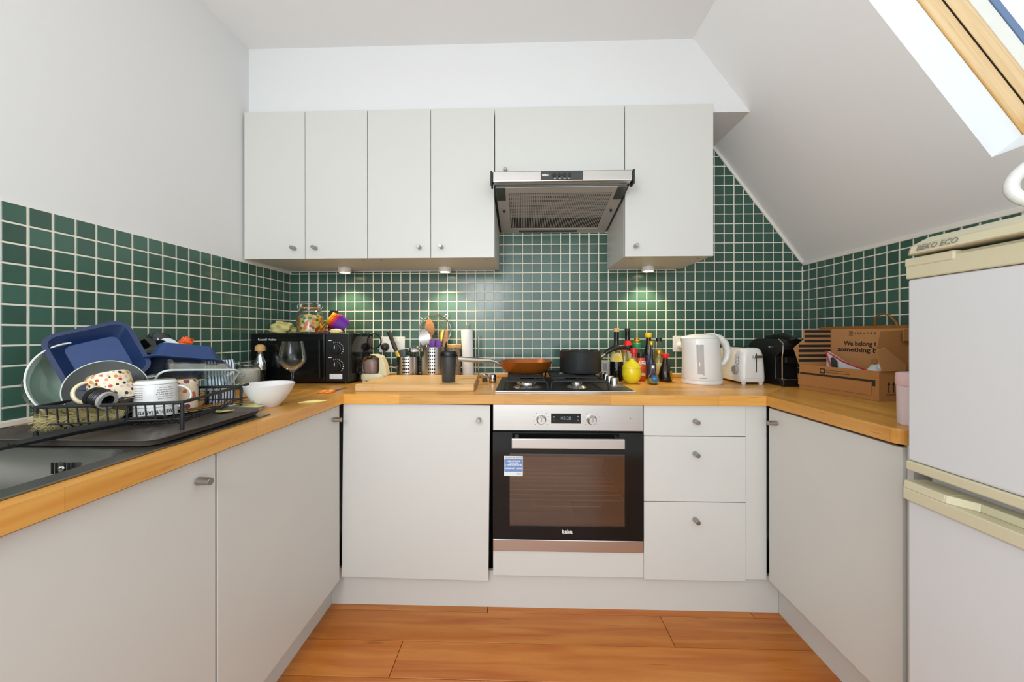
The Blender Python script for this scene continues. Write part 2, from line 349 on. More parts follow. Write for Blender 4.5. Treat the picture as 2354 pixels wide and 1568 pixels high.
# ------------------------------------------------------------------ wall tiles
TP = .05324; GAP = .0052; TZ0 = 1.2541; TTH = .0045
def clip(poly, a, bb, c):
    """keep a*x+b*z<=c"""
    out = []
    for i in range(len(poly)):
        p, q = poly[i], poly[(i+1) % len(poly)]; dp = a*p[0]+bb*p[1]-c; dq = a*q[0]+bb*q[1]-c
        if dp <= 0: out.append(p)
        if (dp < 0) != (dq < 0) and abs(dp-dq) > 1e-12:
            t = dp/(dp-dq); out.append((p[0]+t*(q[0]-p[0]), p[1]+t*(q[1]-p[1])))
    return out
def tile_geo(poly, mb, T=None):
    n = len(poly); cx = sum(p[0] for p in poly)/n; cz = sum(p[1] for p in poly)/n
    def ins(p, d):
        vx, vz = p[0]-cx, p[1]-cz; l = math.hypot(vx, vz); k = max(0, 1-d/l); return (cx+vx*k, cz+vz*k)
    v = [(p[0], 0, p[1]) for p in poly]+[(p[0], -TTH+.0012, p[1]) for p in poly]+[(ins(p, .0018)[0], -TTH, ins(p, .0018)[1]) for p in poly]
    f = [tuple(range(2*n, 3*n))]
    for k in range(2):
        for i in range(n): f.append((k*n+i, k*n+(i+1) % n, (k+1)*n+(i+1) % n, (k+1)*n+i))
    return mb.add(v, f, T)
h = (TP-GAP)/2
full = MB(); tile_geo([(-h, -h), (h, -h), (h, h), (-h, h)], full)
proto = bpy.data.meshes.new('tile'); proto.from_pydata([tuple(v) for v in full.v], [], full.f); proto.materials.append(M['tile'])
def lay_tiles(parent, cells, W2, limit, hidden=lambda p: False):
    """cells: list of (cx, cz, poly or None) in wall coordinates; W2: wall -> world matrix"""
    eye = Vector(co.location)
    cells = sorted(cells, key=lambda c: ((W2 @ Vector((c[0], 0, c[1])))-eye).length + (50 if hidden((c[0], c[1])) else 0))
    rest = MB()
    for i, (cx, cz, poly) in enumerate(cells):
        J = Matrix.Translation((cx, 0, cz)) @ Euler((random.gauss(0, .004), 0, random.gauss(0, .004))).to_matrix().to_4x4()
        if poly is None: pl = [(-h, -h), (h, -h), (h, h), (-h, h)]
        else: pl = [(p[0]-cx, p[1]-cz) for p in poly]
        if i < limit and not hidden((cx, cz)):
            if poly is None: me = proto
            else:
                mb = tile_geo(pl, MB()); me = bpy.data.meshes.new('tile'); me.from_pydata([tuple(v) for v in mb.v], [], mb.f); me.materials.append(M['tile'])
            o = bpy.data.objects.new('tile', me); COL.objects.link(o); o.parent = parent; o.matrix_local = W2 @ J
        else: tile_geo(pl, rest, W2 @ J)
    if rest.v:
        o = rest.build('tile_field', M['tile'], parent, 0); o['kind'] = 'stuff'
def cell(cx, cz, clips):
    pl = [(cx-h, cz-h), (cx+h, cz-h), (cx+h, cz+h), (cx-h, cz+h)]; n0 = pl
    for c in clips: pl = clip(pl, *c)
    if len(pl) < 3: return None
    w = max(p[0] for p in pl)-min(p[0] for p in pl); hh = max(p[1] for p in pl)-min(p[1] for p in pl)
    if w < .004 or hh < .004: return None
    full_ = all(abs(a[0]-b_[0])+abs(a[1]-b_[1]) < 1e-6 for a, b_ in zip(pl, n0)) and len(pl) == 4
    c2 = (sum(p[0] for p in pl)/len(pl), sum(p[1] for p in pl)/len(pl))
    return (cx, cz, None) if full_ else (c2[0], c2[1], pl)
cells = []
for i in range(54):
    for k in range(-7, 18):
        cx = TP*(i+.5)+.002; cz = TZ0+TP*(k+.5)
        cl = [(1, 0, RW-.004)]
        if cz > 1.467:
            if 1.17 < cx < 1.83: cl.append((0, 1, 1.69))
            elif cx > 2.18: cl.append((SLK, 1, SLZ+SLK*SLX-.020))
            else: cl.append((0, 1, 1.478))
        else: cl.append((0, 1, 1.478))
        if cx > 2.18: cl = [(1, 0, RW-.004), (SLK, 1, SLZ+SLK*SLX-.020)]
        c = cell(cx, cz, cl)
        if c: cells.append(c)
lay_tiles(wall_back, cells, Matrix.Translation((0, -.0015, 0)), 300, lambda p: (p[0] < .5 and p[1] < 1.13) or (2.25 < p[0] and p[1] < 1.03))
gb = MB().box(.0, RW-.001, -.0042, 0, .86, 1.479).box(1.2, 1.815, -.0042, 0, 1.479, 1.70)
gb.prism([(2.19, 1.479), (SLX+(SLZ-1.479)/SLK-.013, 1.479), (2.19+.205, sz(2.19+.205)-.018), (2.19, sz(2.395)-.018)], 0, .0042, FRONT)
gb.build('grout', M['grout'], wall_back, 0)
WL = Matrix.Rotation(pi/2, 4, 'Z')        # wall coordinate x -> +y, front -> +x
cells = []; far = MB()
for i in range(-24, 22):
    cy = -1.1341+TP*(i+.5)
    for k in range(-7, 4):
        c = cell(cy, TZ0+TP*(k+.5), [(1, 0, -.0025)])
        if c and i >= -4: cells.append(c)
        elif c: tile_geo([(c[0]-h, c[1]-h), (c[0]+h, c[1]-h), (c[0]+h, c[1]+h), (c[0]-h, c[1]+h)], far, Matrix.Translation((.0015, 0, 0)) @ WL)
lay_tiles(wall_left, cells, Matrix.Translation((.0015, 0, 0)) @ WL, 300)
far.build('tile_field', M['tile'], wall_left, 0)['kind'] = 'stuff'
MB().box(0, .0042, -2.42, 0, .86, TZ0+4*TP).build('grout', M['grout'], wall_left, 0)
WR = Matrix.Rotation(-pi/2, 4, 'Z')       # wall coordinate x -> -y, front -> -x
cells = []
for i in range(0, 24):
    for k in range(-7, 6):
        c = cell(TP*(i+.5)-.002, TZ0+TP*(k+.5), [(0, 1, 1.497), (-1, 0, -.0025)])
        if c: cells.append(c)
lay_tiles(wall_right, cells, Matrix.Translation((RW-.0015, 0, 0)) @ WR, 300)
MB().box(RW-.0042, RW, -1.3, 0, .86, 1.498).build('grout', M['grout'], wall_right, 0)
# white edging along the slope and the right wall, corner sealant
t = MB()
a0 = Vector((2.395, 0, sz(2.395))); a1 = Vector((RW, 0, sz(RW)))
t.prism([(a0.x-.016, a0.z-.004), (a1.x-.016, a1.z-.004), (a1.x, a1.z+.001), (a0.x, a0.z+.004)], 0, .010, FRONT)
struct(t.build('trim_1', M['sealant'], smooth=0))
struct(MB().box(RW-.009, RW, -2.4, -.010, 1.497, 1.517).build('trim_2', M['sealant'], smooth=0, bevel=.003))
struct(MB().box(RW-.010, RW, -.010, 0, .9, 1.495).build('trim_3', M['grout'], smooth=0, bevel=.002))
struct(MB().box(.0, .006, -.006, 0, .9, 1.478).build('trim_4', M['grout'], smooth=0))
# wood upstand with white sealant where worktop meets tiles
struct(MB().box(.03, RW-.03, -.024, -.0065, .8815, .899).build('trim_5', M['top_x'], smooth=0, bevel=.003))
struct(MB().box(.03, RW-.03, -.022, -.0065, .899, .905).build('trim_6', M['sealant'], smooth=0, bevel=.002))
struct(MB().box(.0065, .028, -2.42, -.026, .8815, .886).build('trim_7', M['top_y'], smooth=0, bevel=.002))
struct(MB().box(.0065, .020, -2.42, -.026, .886, .902).build('trim_8', M['sealant'], smooth=0, bevel=.003))

# ------------------------------------------------------------------ skylight (window_1)
win = struct(bpy.data.objects.new('window_1', None)); COL.objects.link(win)
U = Vector((1, 0, -SLK)).normalized()      # down the slope
UT = Matrix(((U.x, 0, SN.x, 0), (0, 1, 0, 0), (U.z, 0, SN.z, 0), (0, 0, 0, 1)))
UT.translation = Vector((SX1, SY1, sz(SX1)))   # local x down-slope, y = world y, z outward
Lh = (SX1-SX0)/U.x; Wd = SY1-SY0
def frame(d0, d1, w, inset, name, m):
    f = MB()
    a, b_ = -Lh+inset, -inset; c, e = -Wd+inset, -inset
    f.box(a, b_, e-w, e, d0, d1, UT).box(a, b_, c, c+w, d0, d1, UT).box(a, a+w, c+w, e-w, d0, d1, UT).box(b_-w, b_, c+w, e-w, d0, d1, UT)
    return f.build(name, m, win, 0, bevel=.002)
frame(.114, .166, .04, -.035, 'window_frame', M['pine'])
frame(.166, .169, .041, -.034, 'seal', M['dark'])
sash = frame(.169, .222, .037, -.03, 'sash', M['pine'])
frame(.222, .268, .039, -.03, 'sash_lining', M['sash'])
frame(.268, .292, .041, -.03, 'gasket', M['gasket'])
MB().box(-Lh+.01, -.01, -Wd+.01, -.01, .296, .302, UT).build('pane', M['window'], win, 0)
bolt = MB().lathe([(.0, 0), (.010, 0), (.010, .003), (.0065, .003), (.0065, .001), (0, .001)], 20, UT @ Matrix.Translation((-.022, -.0055, .14)) @ FRONT)
bolt.build('bolt', M['toastgrey'], win)

# ------------------------------------------------------------------ worktops
HW = .881; HT = .0385
def top(name, polys, m, label):
    b = MB()
    for p in polys: b.prism(p, HW-HT, HW)
    return tag(b.build(name, m, None, 0), label, 'worktop')
SKX0, SKX1, SKY0, SKY1 = .085, .572, -1.95, -1.012      # sink cut-out
top('worktop', [[(0.0065, SKY1), (.61, SKY1), (.61, -.62), (0.0065, -.010)], [(.0065, SKY0), (SKX0, SKY0), (SKX0, SKY1), (.0065, SKY1)], [(SKX1, SKY0), (.61, SKY0), (.61, SKY1), (SKX1, SKY1)], [(.0065, -2.42), (.61, -2.42), (.61, SKY0), (.0065, SKY0)]], M['top_y'], 'beech butcher-block worktop on the left holding the steel sink')
HBX0, HBX1, HBY0, HBY1 = 1.245, 1.765, -.54, -.07
top('worktop', [[(.0105, -.0065), (.6105, -.62), (HBX0, -.62), (HBX0, -.0065)], [(HBX0, -.62), (HBX1, -.62), (HBX1, HBY0), (HBX0, HBY0)], [(HBX0, HBY1), (HBX1, HBY1), (HBX1, -.0065), (HBX0, -.0065)], [(HBX1, -.62), (2.2825, -.62), (RW-.012, -.0065), (HBX1, -.0065)]], M['top_x'], 'beech butcher-block worktop along the back wall holding the gas hob')
pr = [(2.2835, -.6195), (2.2835, -1.105)]+[(2.3085-.025*cos(radians(a)), -1.105-.025*sin(radians(a))) for a in (15, 30, 45, 60, 75, 90)]+[(RW-.0065, -1.13), (RW-.0065, -.012)]
top('worktop', [pr], M['top_y'], 'short beech butcher-block worktop on the right beside the fridge freezer')

# ------------------------------------------------------------------ base cabinets
def knob(parent, x, y, z, ax='y', name='knob'):
    k = MB(); d = Vector((0, -1, 0)) if ax == 'y' else Vector((1, 0, 0)) if ax == 'x' else Vector((-1, 0, 0)); p = Vector((x, y, z))
    k.cyl(p, p+d*.004, .0055, n=16); k.cyl(p+d*.004, p+d*.034, .0095, .0085, n=20)
    return k.build(name, M['nickel'], parent, 35, bevel=.0008, seg=1)
def panelbox(x0, x1, y0, y1, z0, z1, open_side='-y', t=.016, notop=True):
    b = MB()
    b.box(x0, x0+t, y0, y1, z0, z1).box(x1-t, x1, y0, y1, z0, z1).box(x0+t, x1-t, y0, y1, z0, z0+t)
    if open_side == '-y': b.box(x0+t, x1-t, y1-t, y1, z0+t, z1)
    return b
def panelbox_x(x0, x1, y0, y1, z0, z1, back, t=.016):
    b = MB(); b.box(x0, x1, y0, y0+t, z0, z1).box(x0, x1, y1-t, y1, z0, z1).box(x0, x1, y0+t, y1-t, z0, z0+t)
    b.box(*( (x0, x0+t) if back == '-x' else (x1-t, x1)), y0+t, y1-t, z0+t, z1); return b
CZ0, CZ1 = .150, .8415
# left run (doors face +x)
for (ya, yb, ky, lab) in ((-1.216, -.618, -.672, 'white base cabinet on the left nearest the inner corner, knob at its far edge'), (-1.816, -1.219, -1.272, 'white base cabinet under the steel sink with the knob at its right'), (-2.416, -1.819, -1.87, 'white base cabinet on the left run beyond the sink cabinet')):
    c = thing('base_cabinet', lab, 'cabinet', (0, ya, 0), group='white base cabinets on the left')
    d = yb-ya
    panelbox_x(.02, .574, .0, d, CZ0, CZ1, '-x').build('body', M['carc'], c, 0)
    dr = MB().box(.577, .595, .0015, d-.0015, .131, .836).build('door', M['cab'], c, 0, bevel=.0012)
    knob(dr, .595, ky-ya, .790, 'x')
# back run: integrated appliance door, slightly askew
c = thing('base_cabinet', 'wide white integrated appliance door left of the oven, hanging slightly askew', 'cabinet', (.9, -.605, 0))
panelbox(-.296, .29, .022, .56, CZ0, .822).build('body', M['dark'], c, 0)
dr = MB().box(-.3005, .2985, 0, .018, -.354, .354).build('door', M['cab'], c, 0, bevel=.0012, loc=(0, 0, .4855), rot=(0, radians(.62), 0))
knob(dr, .255, 0, .296)
# oven housing panel below the oven
c = thing('oven_housing', 'low white panel housing under the built-in oven', 'cabinet', (1.516, -.603, 0))
MB().box(-.302, .298, 0, .018, .1515, .2505).build('bottom_panel', M['cab'], c, 0, bevel=.0012)
MB().box(-.30, .295, .02, .56, .232, .2485).build('shelf', M['carc'], c, 0)
# drawer unit
c = thing('drawer_unit', 'white unit of three drawers right of the oven', 'cabinet', (2.013, -.605, 0))
panelbox(-.196, .196, .022, .56, CZ0, CZ1).build('body', M['carc'], c, 0)
for z0, z1, kz in ((.7185, .840, .778), (.4585, .7155, .650), (.146, .4555, .390)):
    dr = MB().box(-.1985, .1985, 0, .018, z0, z1).build('drawer', M['cab'], c, 0, bevel=.0012); knob(dr, .0, 0, kz)
c = tag(MB().box(2.214, 2.296, -.600, -.582, .150, .8415).build('filler_panel', M['cab'], None, 0, bevel=.0012), 'narrow white filler panel between the drawers and the right corner', 'panel')
# right run (door faces -x)
c = thing('base_cabinet', 'white base cabinet on the right beside the fridge, knob at its far top', 'cabinet', (RW, -1.124, 0))
panelbox_x(-.564, -.02, .0, .50, CZ0, CZ1, '+x').build('body', M['carc'], c, 0)
dr = MB().box(-.585, -.567, .0015, .5085, .158, .833).build('door', M['cab'], c, 0, bevel=.0012); knob(dr, -.585, .462, .785, '-x')
tag(MB().box(2.304, RW-.02, -1.141, -1.126, .0, .8415).build('end_panel', M['cab'], None, 0, bevel=.0012), 'white end panel of the right base cabinet, against the fridge freezer', 'panel')
# plinths
struct(MB().box(.538, 2.362, -.57, -.555, 0, .149).build('baseboard_back', M['cab'], smooth=0))
struct(MB().box(.523, .538, -2.42, -.571, 0, .149).build('baseboard_left', M['cab'], smooth=0))
struct(MB().box(2.362, 2.377, -1.124, -.571, 0, .149).build('baseboard_right', M['cab'], smooth=0))

# ------------------------------------------------------------------ wall cabinets
UF = -.367; UZ0, UZ1 = 1.480, 2.179
def wall_cab(x0, x1, z0, z1, doors, lab, zb=2.161):
    c = thing('wall_cabinet', lab, 'cabinet', (x0, 0, z0)); w = x1-x0; hh = min(z1, zb)-z0
    MB().box(0, w, UF+.020, -.0075, .003, hh-.001).build('body', M['cab'], c, 0, bevel=.001)
    for (a, b_, kx, kz) in doors:
        d = MB().box(a+.0012, b_-.0012, UF, UF+.018, 0, z1-z0).build('door', M['cab'], c, 0, bevel=.0012)
        if kx is not None: knob(d, kx, UF, kz)
    for px, py in ((.045, -.31), (w-.045, -.31)):
        MB().cyl((px, py, .0005), (px, py, .004), .007, n=12).build('screw_cap', M['hoodgrey'], c)
    return c
wall_cab(.008, .6025, UZ0, UZ1, [(0, .295, .247, .048), (.295, .5945, .348, .049)], 'white two-door wall cabinet in the left corner above the microwave')
wall_cab(.6035, 1.2025, UZ0, UZ1, [(0, .2995, .247, .049), (.2995, .599, .35, .05)], 'white two-door wall cabinet directly left of the cooker hood')
wall_cab(1.2045, 1.8035, 1.852, UZ1, [(0, .599, .049, .028)], 'short wide white cabinet above the cooker hood')
wall_cab(1.8055, 2.2095, UZ0, UZ1, [(0, .404, .048, .046)], 'single-door white wall cabinet right of the cooker hood')

# under-cabinet puck lights
def puck(x, y, lab):
    o = thing('puck_light', lab, 'lamp', (x, y, UZ0+.0025), group='under-cabinet spotlights')
    lathe_obj([(.0, 0), (.034, 0), (.034, -.022), (.030, -.026), (.027, -.026), (.027, -.0225), (0, -.0225)], 'housing', M['white'], o)
    lathe_obj([(0, -.0228), (.0265, -.0228), (.0265, -.0245), (0, -.0245)], 'lens', M['bulb'], o)
    l = bpy.data.lights.new('puck_bulb', 'SPOT'); l.energy = 8.5; l.color = (1, .80, .44); l.spot_size = radians(110); l.spot_blend = .6; l.shadow_soft_size = .02
    lo = bpy.data.objects.new('puck_bulb', l); COL.objects.link(lo); lo.parent = o; lo.location = (0, 0, -.028)
puck(.366, -.105, 'round under-cabinet spotlight above the microwave'); puck(.914, -.105, 'round under-cabinet spotlight above the utensil pots'); puck(2.004, -.09, 'round under-cabinet spotlight under the right wall cabinet')

# ------------------------------------------------------------------ cooker hood
c = thing('cooker_hood', 'steel and black cooker hood with perforated grease filter above the gas hob', 'cooker hood', (1.5035, 0, 1.69))
yz = lambda P: Matrix(((0, 0, 1, 0), (1, 0, 0, 0), (0, 1, 0, 0), (0, 0, 0, 1)))
hp = [(-.008, .004), (-.46, .082), (-.46, .135), (-.385, .158), (-.008, .158)]
hi = [(-.02, .012), (-.45, .088), (-.45, .13), (-.385, .15), (-.02, .15)]
for a, b_ in ((-.297, -.291), (.291, .297)): MB().prism(hp, a, b_, yz(0)).build('side_plate', M['matteblk'], c, 0)
MB().prism(hi, -.29, .29, yz(0)).build('body', M['hoodgrey'], c, 0)
MB().box(-.299, .299, -.50, -.462, .087, .134).build('front_trim', M['steelx'], c, 0, bevel=.005, seg=3)
for a, b_ in ((-.3085, -.2995), (.2995, .3085)): MB().box(a, b_, -.502, -.455, .074, .136).build('end_cap', M['black'], c, 0, bevel=.003)
cp = MB().box(-.092, .088, -.5035, -.5005, .093, .131).build('control_panel', M['charcoal'], c, 0, bevel=.001)
for i in range(4):
    MB().lathe([(0, 0), (.0085, 0), (.008, .0035), (0, .0035)], 18, Matrix.Translation((-.034+.0215*i, -.5035, .112)) @ FRONT).build('button', M['black'], cp)
text('BEKO', .012, M['whiteink'], cp, Matrix.Translation((-.071, -.5038, .112)) @ FRONT, bold=.0004)
text('o  a  a  a', .0095, M['whiteink'], cp, Matrix.Translation((-.002, -.5038, .0985)) @ FRONT, width=.068)
# underside, in the sloping plane: local u = x, v = towards the wall
e0 = Vector((0, -.458, .080)); e1 = Vector((0, -.012, .003)); vd = (e1-e0).normalized(); nd = Vector((1, 0, 0)).cross(vd)  # nd points up
HU = Matrix(((1, vd.x, nd.x, 0), (0, vd.y, nd.y, e0.y), (0, vd.z, nd.z, e0.z), (0, 0, 0, 1)))
Lv = (e1-e0).length
fr = MB().box(-.289, .289, .0, .045, -.003, .001, HU).box(-.289, -.235, .045, Lv, -.003, .001, HU).box(.235, .289, .045, Lv, -.003, .001, HU).box(-.235, .235, Lv-.05, Lv, -.003, .001, HU)
fr.build('underside_plate', M['hoodgrey'], c, 0)
MB().box(-.235, .235, .045, Lv-.05, .004, .005, HU).build('filter_backing', M['dark'], c, 0)
g = MB()
for i in range(56): g.box(-.235+.47*i/55-.0017, -.235+.47*i/55+.0017, .045, Lv-.05, -.0004, 0, HU)
for j in range(21): g.box(-.235, .235, .048+.0115*j-.0026, .048+.0115*j+.0026, -.0007, -.0003, HU)
g.build('grease_filter', M['hoodgrey'], c, 0)['kind'] = 'stuff'
MB().box(-.19, .13, Lv-.032, Lv-.012, -.006, -.003, HU).build('lamp_cover', M['charcoal'], c, 0, bevel=.001)
for x in (-.262, .262): MB().cyl(HU @ Vector((x, .20, -.003)), HU @ Vector((x, .20, -.012)), .006, .005, 12).build('filter_catch', M['black'], c)
for x in (-.268, .268): MB().box(x-.02, x+.02, -.002, .10, -.006, -.003, HU).build('slide_rail', M['charcoal'], c, 0)

# ------------------------------------------------------------------ built-in oven
c = thing('oven', 'built-in electric oven with steel trim, black glass door and a sticker', 'oven', (1.5125, -.600, .2535))
OW = .2985
MB().box(-.278, .278, .02, .54, .02, .03).box(-.278, .278, .02, .54, .555, .575).box(-.278, -.26, .02, .54, .03, .555).box(.26, .278, .02, .54, .03, .555).box(-.26, .26, .52, .54, .03, .555).build('body', M['cavity'], c, 0)
cpn = MB().box(-OW, OW, -.008, .02, .482, .5875).build('control_panel', M['steelx'], c, 0, bevel=.002)
MB().box(-.065, .052, -.0095, -.008, .512, .552).build('display', M['display'], cpn, 0, bevel=.001)
text('05:28', .019, M['digits'], cpn, Matrix.Translation((-.0065, -.0098, .533)) @ FRONT)
text('o\n-', .012, M['whiteink'], cpn, Matrix.Translation((-.054, -.0098, .533)) @ FRONT); text('+\n-', .012, M['whiteink'], cpn, Matrix.Translation((.041, -.0098, .533)) @ FRONT)
for x in (-.105, .0955):
    k = MB().lathe([(0, 0), (.0195, 0), (.0195, .004), (.0165, .006), (.0155, .022), (.014, .024), (0, .024)], 28, Matrix.Translation((x, -.008, .528)) @ FRONT).build('knob', M['steel'], cpn)
    MB().box(x-.0025, x+.0025, -.0345, -.0318, .524, .545).build('grip', M['chrome'], k, 0, bevel=.0005)
    for i, a in enumerate((35, 62, 90, 118, 145, 180)):
        pass
    tk = MB()
    for a in (-40, -10, 20, 50, 90, 130, 160, 190, 220):
        px, pz = x+.031*cos(radians(a)), .528+.031*sin(radians(a)); tk.box(px-.002, px+.002, -.0085, -.0079, pz-.0012, pz+.0012)
    tk.build('dial_marks', M['greyink'], cpn, 0)
MB().cyl((.247, -.0085, .534), (.247, -.0078, .534), .002, n=10).build('indicator', M['black'], cpn)
MB().box(-OW, OW, .004, .02, .466, .482).build('vent_gap', M['dark'], c, 0)
dz0, dz1 = .0495, .476
gx0, gx1, gz0, gz1 = -.231, .226, .102, .391
dfr = MB().box(-OW, gx0, -.012, .012, dz0, dz1).box(gx1, OW, -.012, .012, dz0, dz1).box(gx0, gx1, -.012, .012, gz1, dz1).box(gx0, gx1, -.012, .012, dz0, gz0)
door = dfr.build('door', M['blackgloss'], c, 0)
MB().box(gx0, gx1, -.010, -.006, gz0, gz1).build('glass', M['ovenglass'], door, 0)
text('beko', .021, M['whiteink'], door, Matrix.Translation((-.003, -.0125, .083)) @ FRONT, bold=.0004)
MB().tube([(-.019+.0048*i, -.0123, .0735+.002*sin(i/8*pi)+.0003*i) for i in range(9)], .0009, 6).build('logo_stroke', M['whiteink'], door)
MB().box(-.222, .213, -.060, -.048, .426, .464).build('handle', M['steelx'], door, 0, bevel=.002)
for a, b_ in ((-.212, -.196), (.187, .203)): MB().box(a, b_, -.048, -.012, .432, .460).build('handle_bracket', M['chrome'], door, 0, bevel=.002)
MB().box(-OW, OW, -.010, .012, .0, .0475).build('bottom_trim', M['steelx'], c, 0, bevel=.002)
st = MB().box(-.2535, -.1785, -.0128, -.0121, .302, .382).build('sticker', M['sticker'], door, 0)
# oven rack
r = MB()
for x in (-.24, .24): r.tube([(x, .05, .175), (x, .48, .175)], .003, 6)
for i in range(9): r.tube([(-.24, .06+.05*i, .175), (.24, .06+.05*i, .175)], .002, 6)
r.tube([(-.14, .05, .175), (-.14, .04, .160), (.0, .04, .158), (.14, .04, .160), (.14, .05, .175)], .002, 6)
r.build('shelf_rack', M['rackm'], c)
MB().box(-.2525, -.1795, -.0131, -.0128, .319, .370).build('sticker_print', M['stickblue'], c, 0)
text('REGISTER NOW', .0085, M['greyink'], c, Matrix.Translation((-.216, -.0132, .3755)) @ FRONT, width=.066)
text('AND ACTIVATE\nYOUR FREE\n2 YEAR GUARANTEE', .0075, M['whiteink'], c, Matrix.Translation((-.216, -.0134, .354)) @ FRONT, width=.066, bold=.0003)
text('0800 097 0044', .0085, M['whiteink'], c, Matrix.Translation((-.216, -.0134, .3325)) @ FRONT, width=.066, bold=.0003)
text('beko', .008, M['greyink'], c, Matrix.Translation((-.193, -.0132, .311)) @ FRONT)

# ------------------------------------------------------------------ gas hob
c = thing('gas_hob', 'black four-burner gas hob with steel edge and silver knobs set in the back worktop', 'hob', (1.508, -.315, HW))
MB().loft([rrect(.58, .49, .012, 4, .0005), rrect(.576, .486, .012, 4, .006), rrect(.55, .46, .03, 4, .0085)]).build('base_plate', M['matteblk'], c, 35)
MB().box(-.2885, .2885, -.251, -.2465, .0005, .0075).build('front_edge', M['chrome'], c, 0, bevel=.0015)
MB().box(-.255, .25, -.215, .225, -.05, .0).build('tub', M['charcoal'], c, 0)
for (x, y, r_, rm) in ((-.155, -.145, .062, .045), (.062, -.145, .045, .024), (-.155, .12, .05, .036), (.062, .12, .05, .036)):
    bn = MB().lathe([(0, .0085), (r_, .0085), (r_*.75, .018), (0, .018)], 28, Matrix.Translation((x, y, 0))).build('burner', M['steel'], c)
    MB().lathe([(0, .0182), (rm*.8, .0182), (rm*.85, .023), (rm, .024), (rm, .030), (rm*.93, .033), (0, .034)], 28, Matrix.Translation((x, y, 0))).build('burner_cap', M['chrome'] if y < 0 else M['matteblk'], bn)
for xa, xb in ((-.252, -.070), (-.055, .185)):
    ps = MB(); zt = .043
    for y in (-.222, .215):
        ps.tube([(xa, y, .0095), (xa+.004, y, zt-.004), (xa+.012, y, zt), (xb-.012, y, zt), (xb-.004, y, zt-.004), (xb, y, .0095)], .0042, 8)
    for x in (xa+.012, xb-.012): ps.tube([(x, -.222, zt), (x, .215, zt)], .0042, 8)
    for i in range(1, 9): 
        y = -.222+.437*i/9; ps.tube([(xa+.012, y, zt), (xa+.066, y, zt)] , .0036, 6) if i in (2, 7) else ps.tube([(xa+.012, y, zt), (xb-.012, y, zt)], .0036, 6)
    for x in ((xa+xb)/2,): ps.tube([(x, -.222, zt), (x, -.17, zt)], .0036, 6).tube([(x, .05, zt), (x, .0, zt)], .0036, 6)
    ps.build('pan_support', M['matteblk'], c)
for i in range(4):
    y = -.045+.083*i
    MB().lathe([(0, .0085), (.0215, .0085), (.0185, .036), (.0165, .039), (0, .039)], 24, Matrix.Translation((.250, y, 0))).build('knob', M['steel'], c)
MB().box(.222, .279, -.12, .235, .0083, .0092).build('knob_panel', M['steelx'], c, 0)

# ------------------------------------------------------------------ fridge freezer
c = thing('fridge_freezer', 'white fridge freezer with yellowed cream handle strips, at the right edge', 'fridge', (2.24, -1.19, 0))
MB().box(.05, .62, -.545, -.004, .02, 1.325).build('body', M['fridge'], c, 0, bevel=.004)
MB().box(.06, .6, -.54, -.01, 0, .02).build('foot_rail', M['dark'], c, 0)
d = MB().box(0, .046, -.549, 0, .826, 1.25).build('upper_door', M['fridge'], c, 0, bevel=.006, seg=3)
st = MB().box(-.004, .046, -.5495, .0005, 1.2505, 1.290).box(.008, .046, -.5495, .0005, 1.290, 1.297)
st.build('door_cap', M['fridgecream'], d, 0, bevel=.004, seg=3)
MB().box(-.006, .014, -.10, .0005, 1.2975-.019, 1.2985).build('handle_corner', M['fridgecream'], d, 0, bevel=.003)
MB().box(-.004, .046, -.5495, .0005, .804, .8255).build('bottom_strip', M['fridgecream'], d, 0, bevel=.003)
tp = MB().loft([[(x, y, z) for x, z in ((-.016, 1.303), (.62, 1.303), (.62, 1.345), (.03, 1.345), (-.010, 1.325))] for y in (-.549, -.02)]+[[(x, .0, z) for x, z in ((.0, 1.306), (.62, 1.306), (.62, 1.340), (.03, 1.340), (.005, 1.322))]]).build('top_cover', M['fridgecream'], c, 35, bevel=.003)
text('BEKO ECO', .0165, M['greyink'], tp, Matrix.Translation((-.0155, -.075, 1.3155)) @ Matrix.Rotation(radians(14), 4, 'Y') @ FACE_MX, shear=.2)
d = MB().box(0, .046, -.549, 0, .04, .735).build('lower_door', M['fridge'], c, 0, bevel=.006, seg=3)
hs = MB().box(-.010, .046, -.5495, .0005, .7355, .762)
hs.loft([[(-.010, y, .762), (.046, y, .762), (.046, y, .779), (-.007, y, .779)] for y in (-.085, .0005)]).loft([[(-.010, -.085, .762), (.046, -.085, .762), (.046, -.085, .779), (-.007, -.085, .779)], [(.016, -.125, .762), (.046, -.125, .762), (.046, -.125, .779), (.019, -.125, .779)]]).box(.018, .046, -.5495, -.125, .762, .779)
hs.build('handle_strip', M['fridgecream'], d, 0, bevel=.002)

# jug on top of the fridge, mostly outside the frame
c = thing('jug', 'white plastic jug with a thick loop handle on top of the fridge freezer', 'jug', (2.418, -1.405, 1.3455), (0, 0, radians(37)))
lathe_obj([(0, 0), (.05, 0), (.055, .01), (.06, .17), (.056, .17), (.051, .012), (0, .012)], 'body', M['white'], c)
MB().tube([(-.005, .055+.078*sin(radians(t)), .078+.052*cos(radians(t))) for t in range(-10, 191, 12)], .0115, 12).build('handle', M['white'], c)

# ================================================================== things on the worktops
def F(x, yf, r):
    """centre of a round thing whose front stands at yf and whose outline was taken there"""
    y = yf+r; k = (2.0883+y)/(2.0883+yf); return 1.3344+(x-1.3344)*k, y
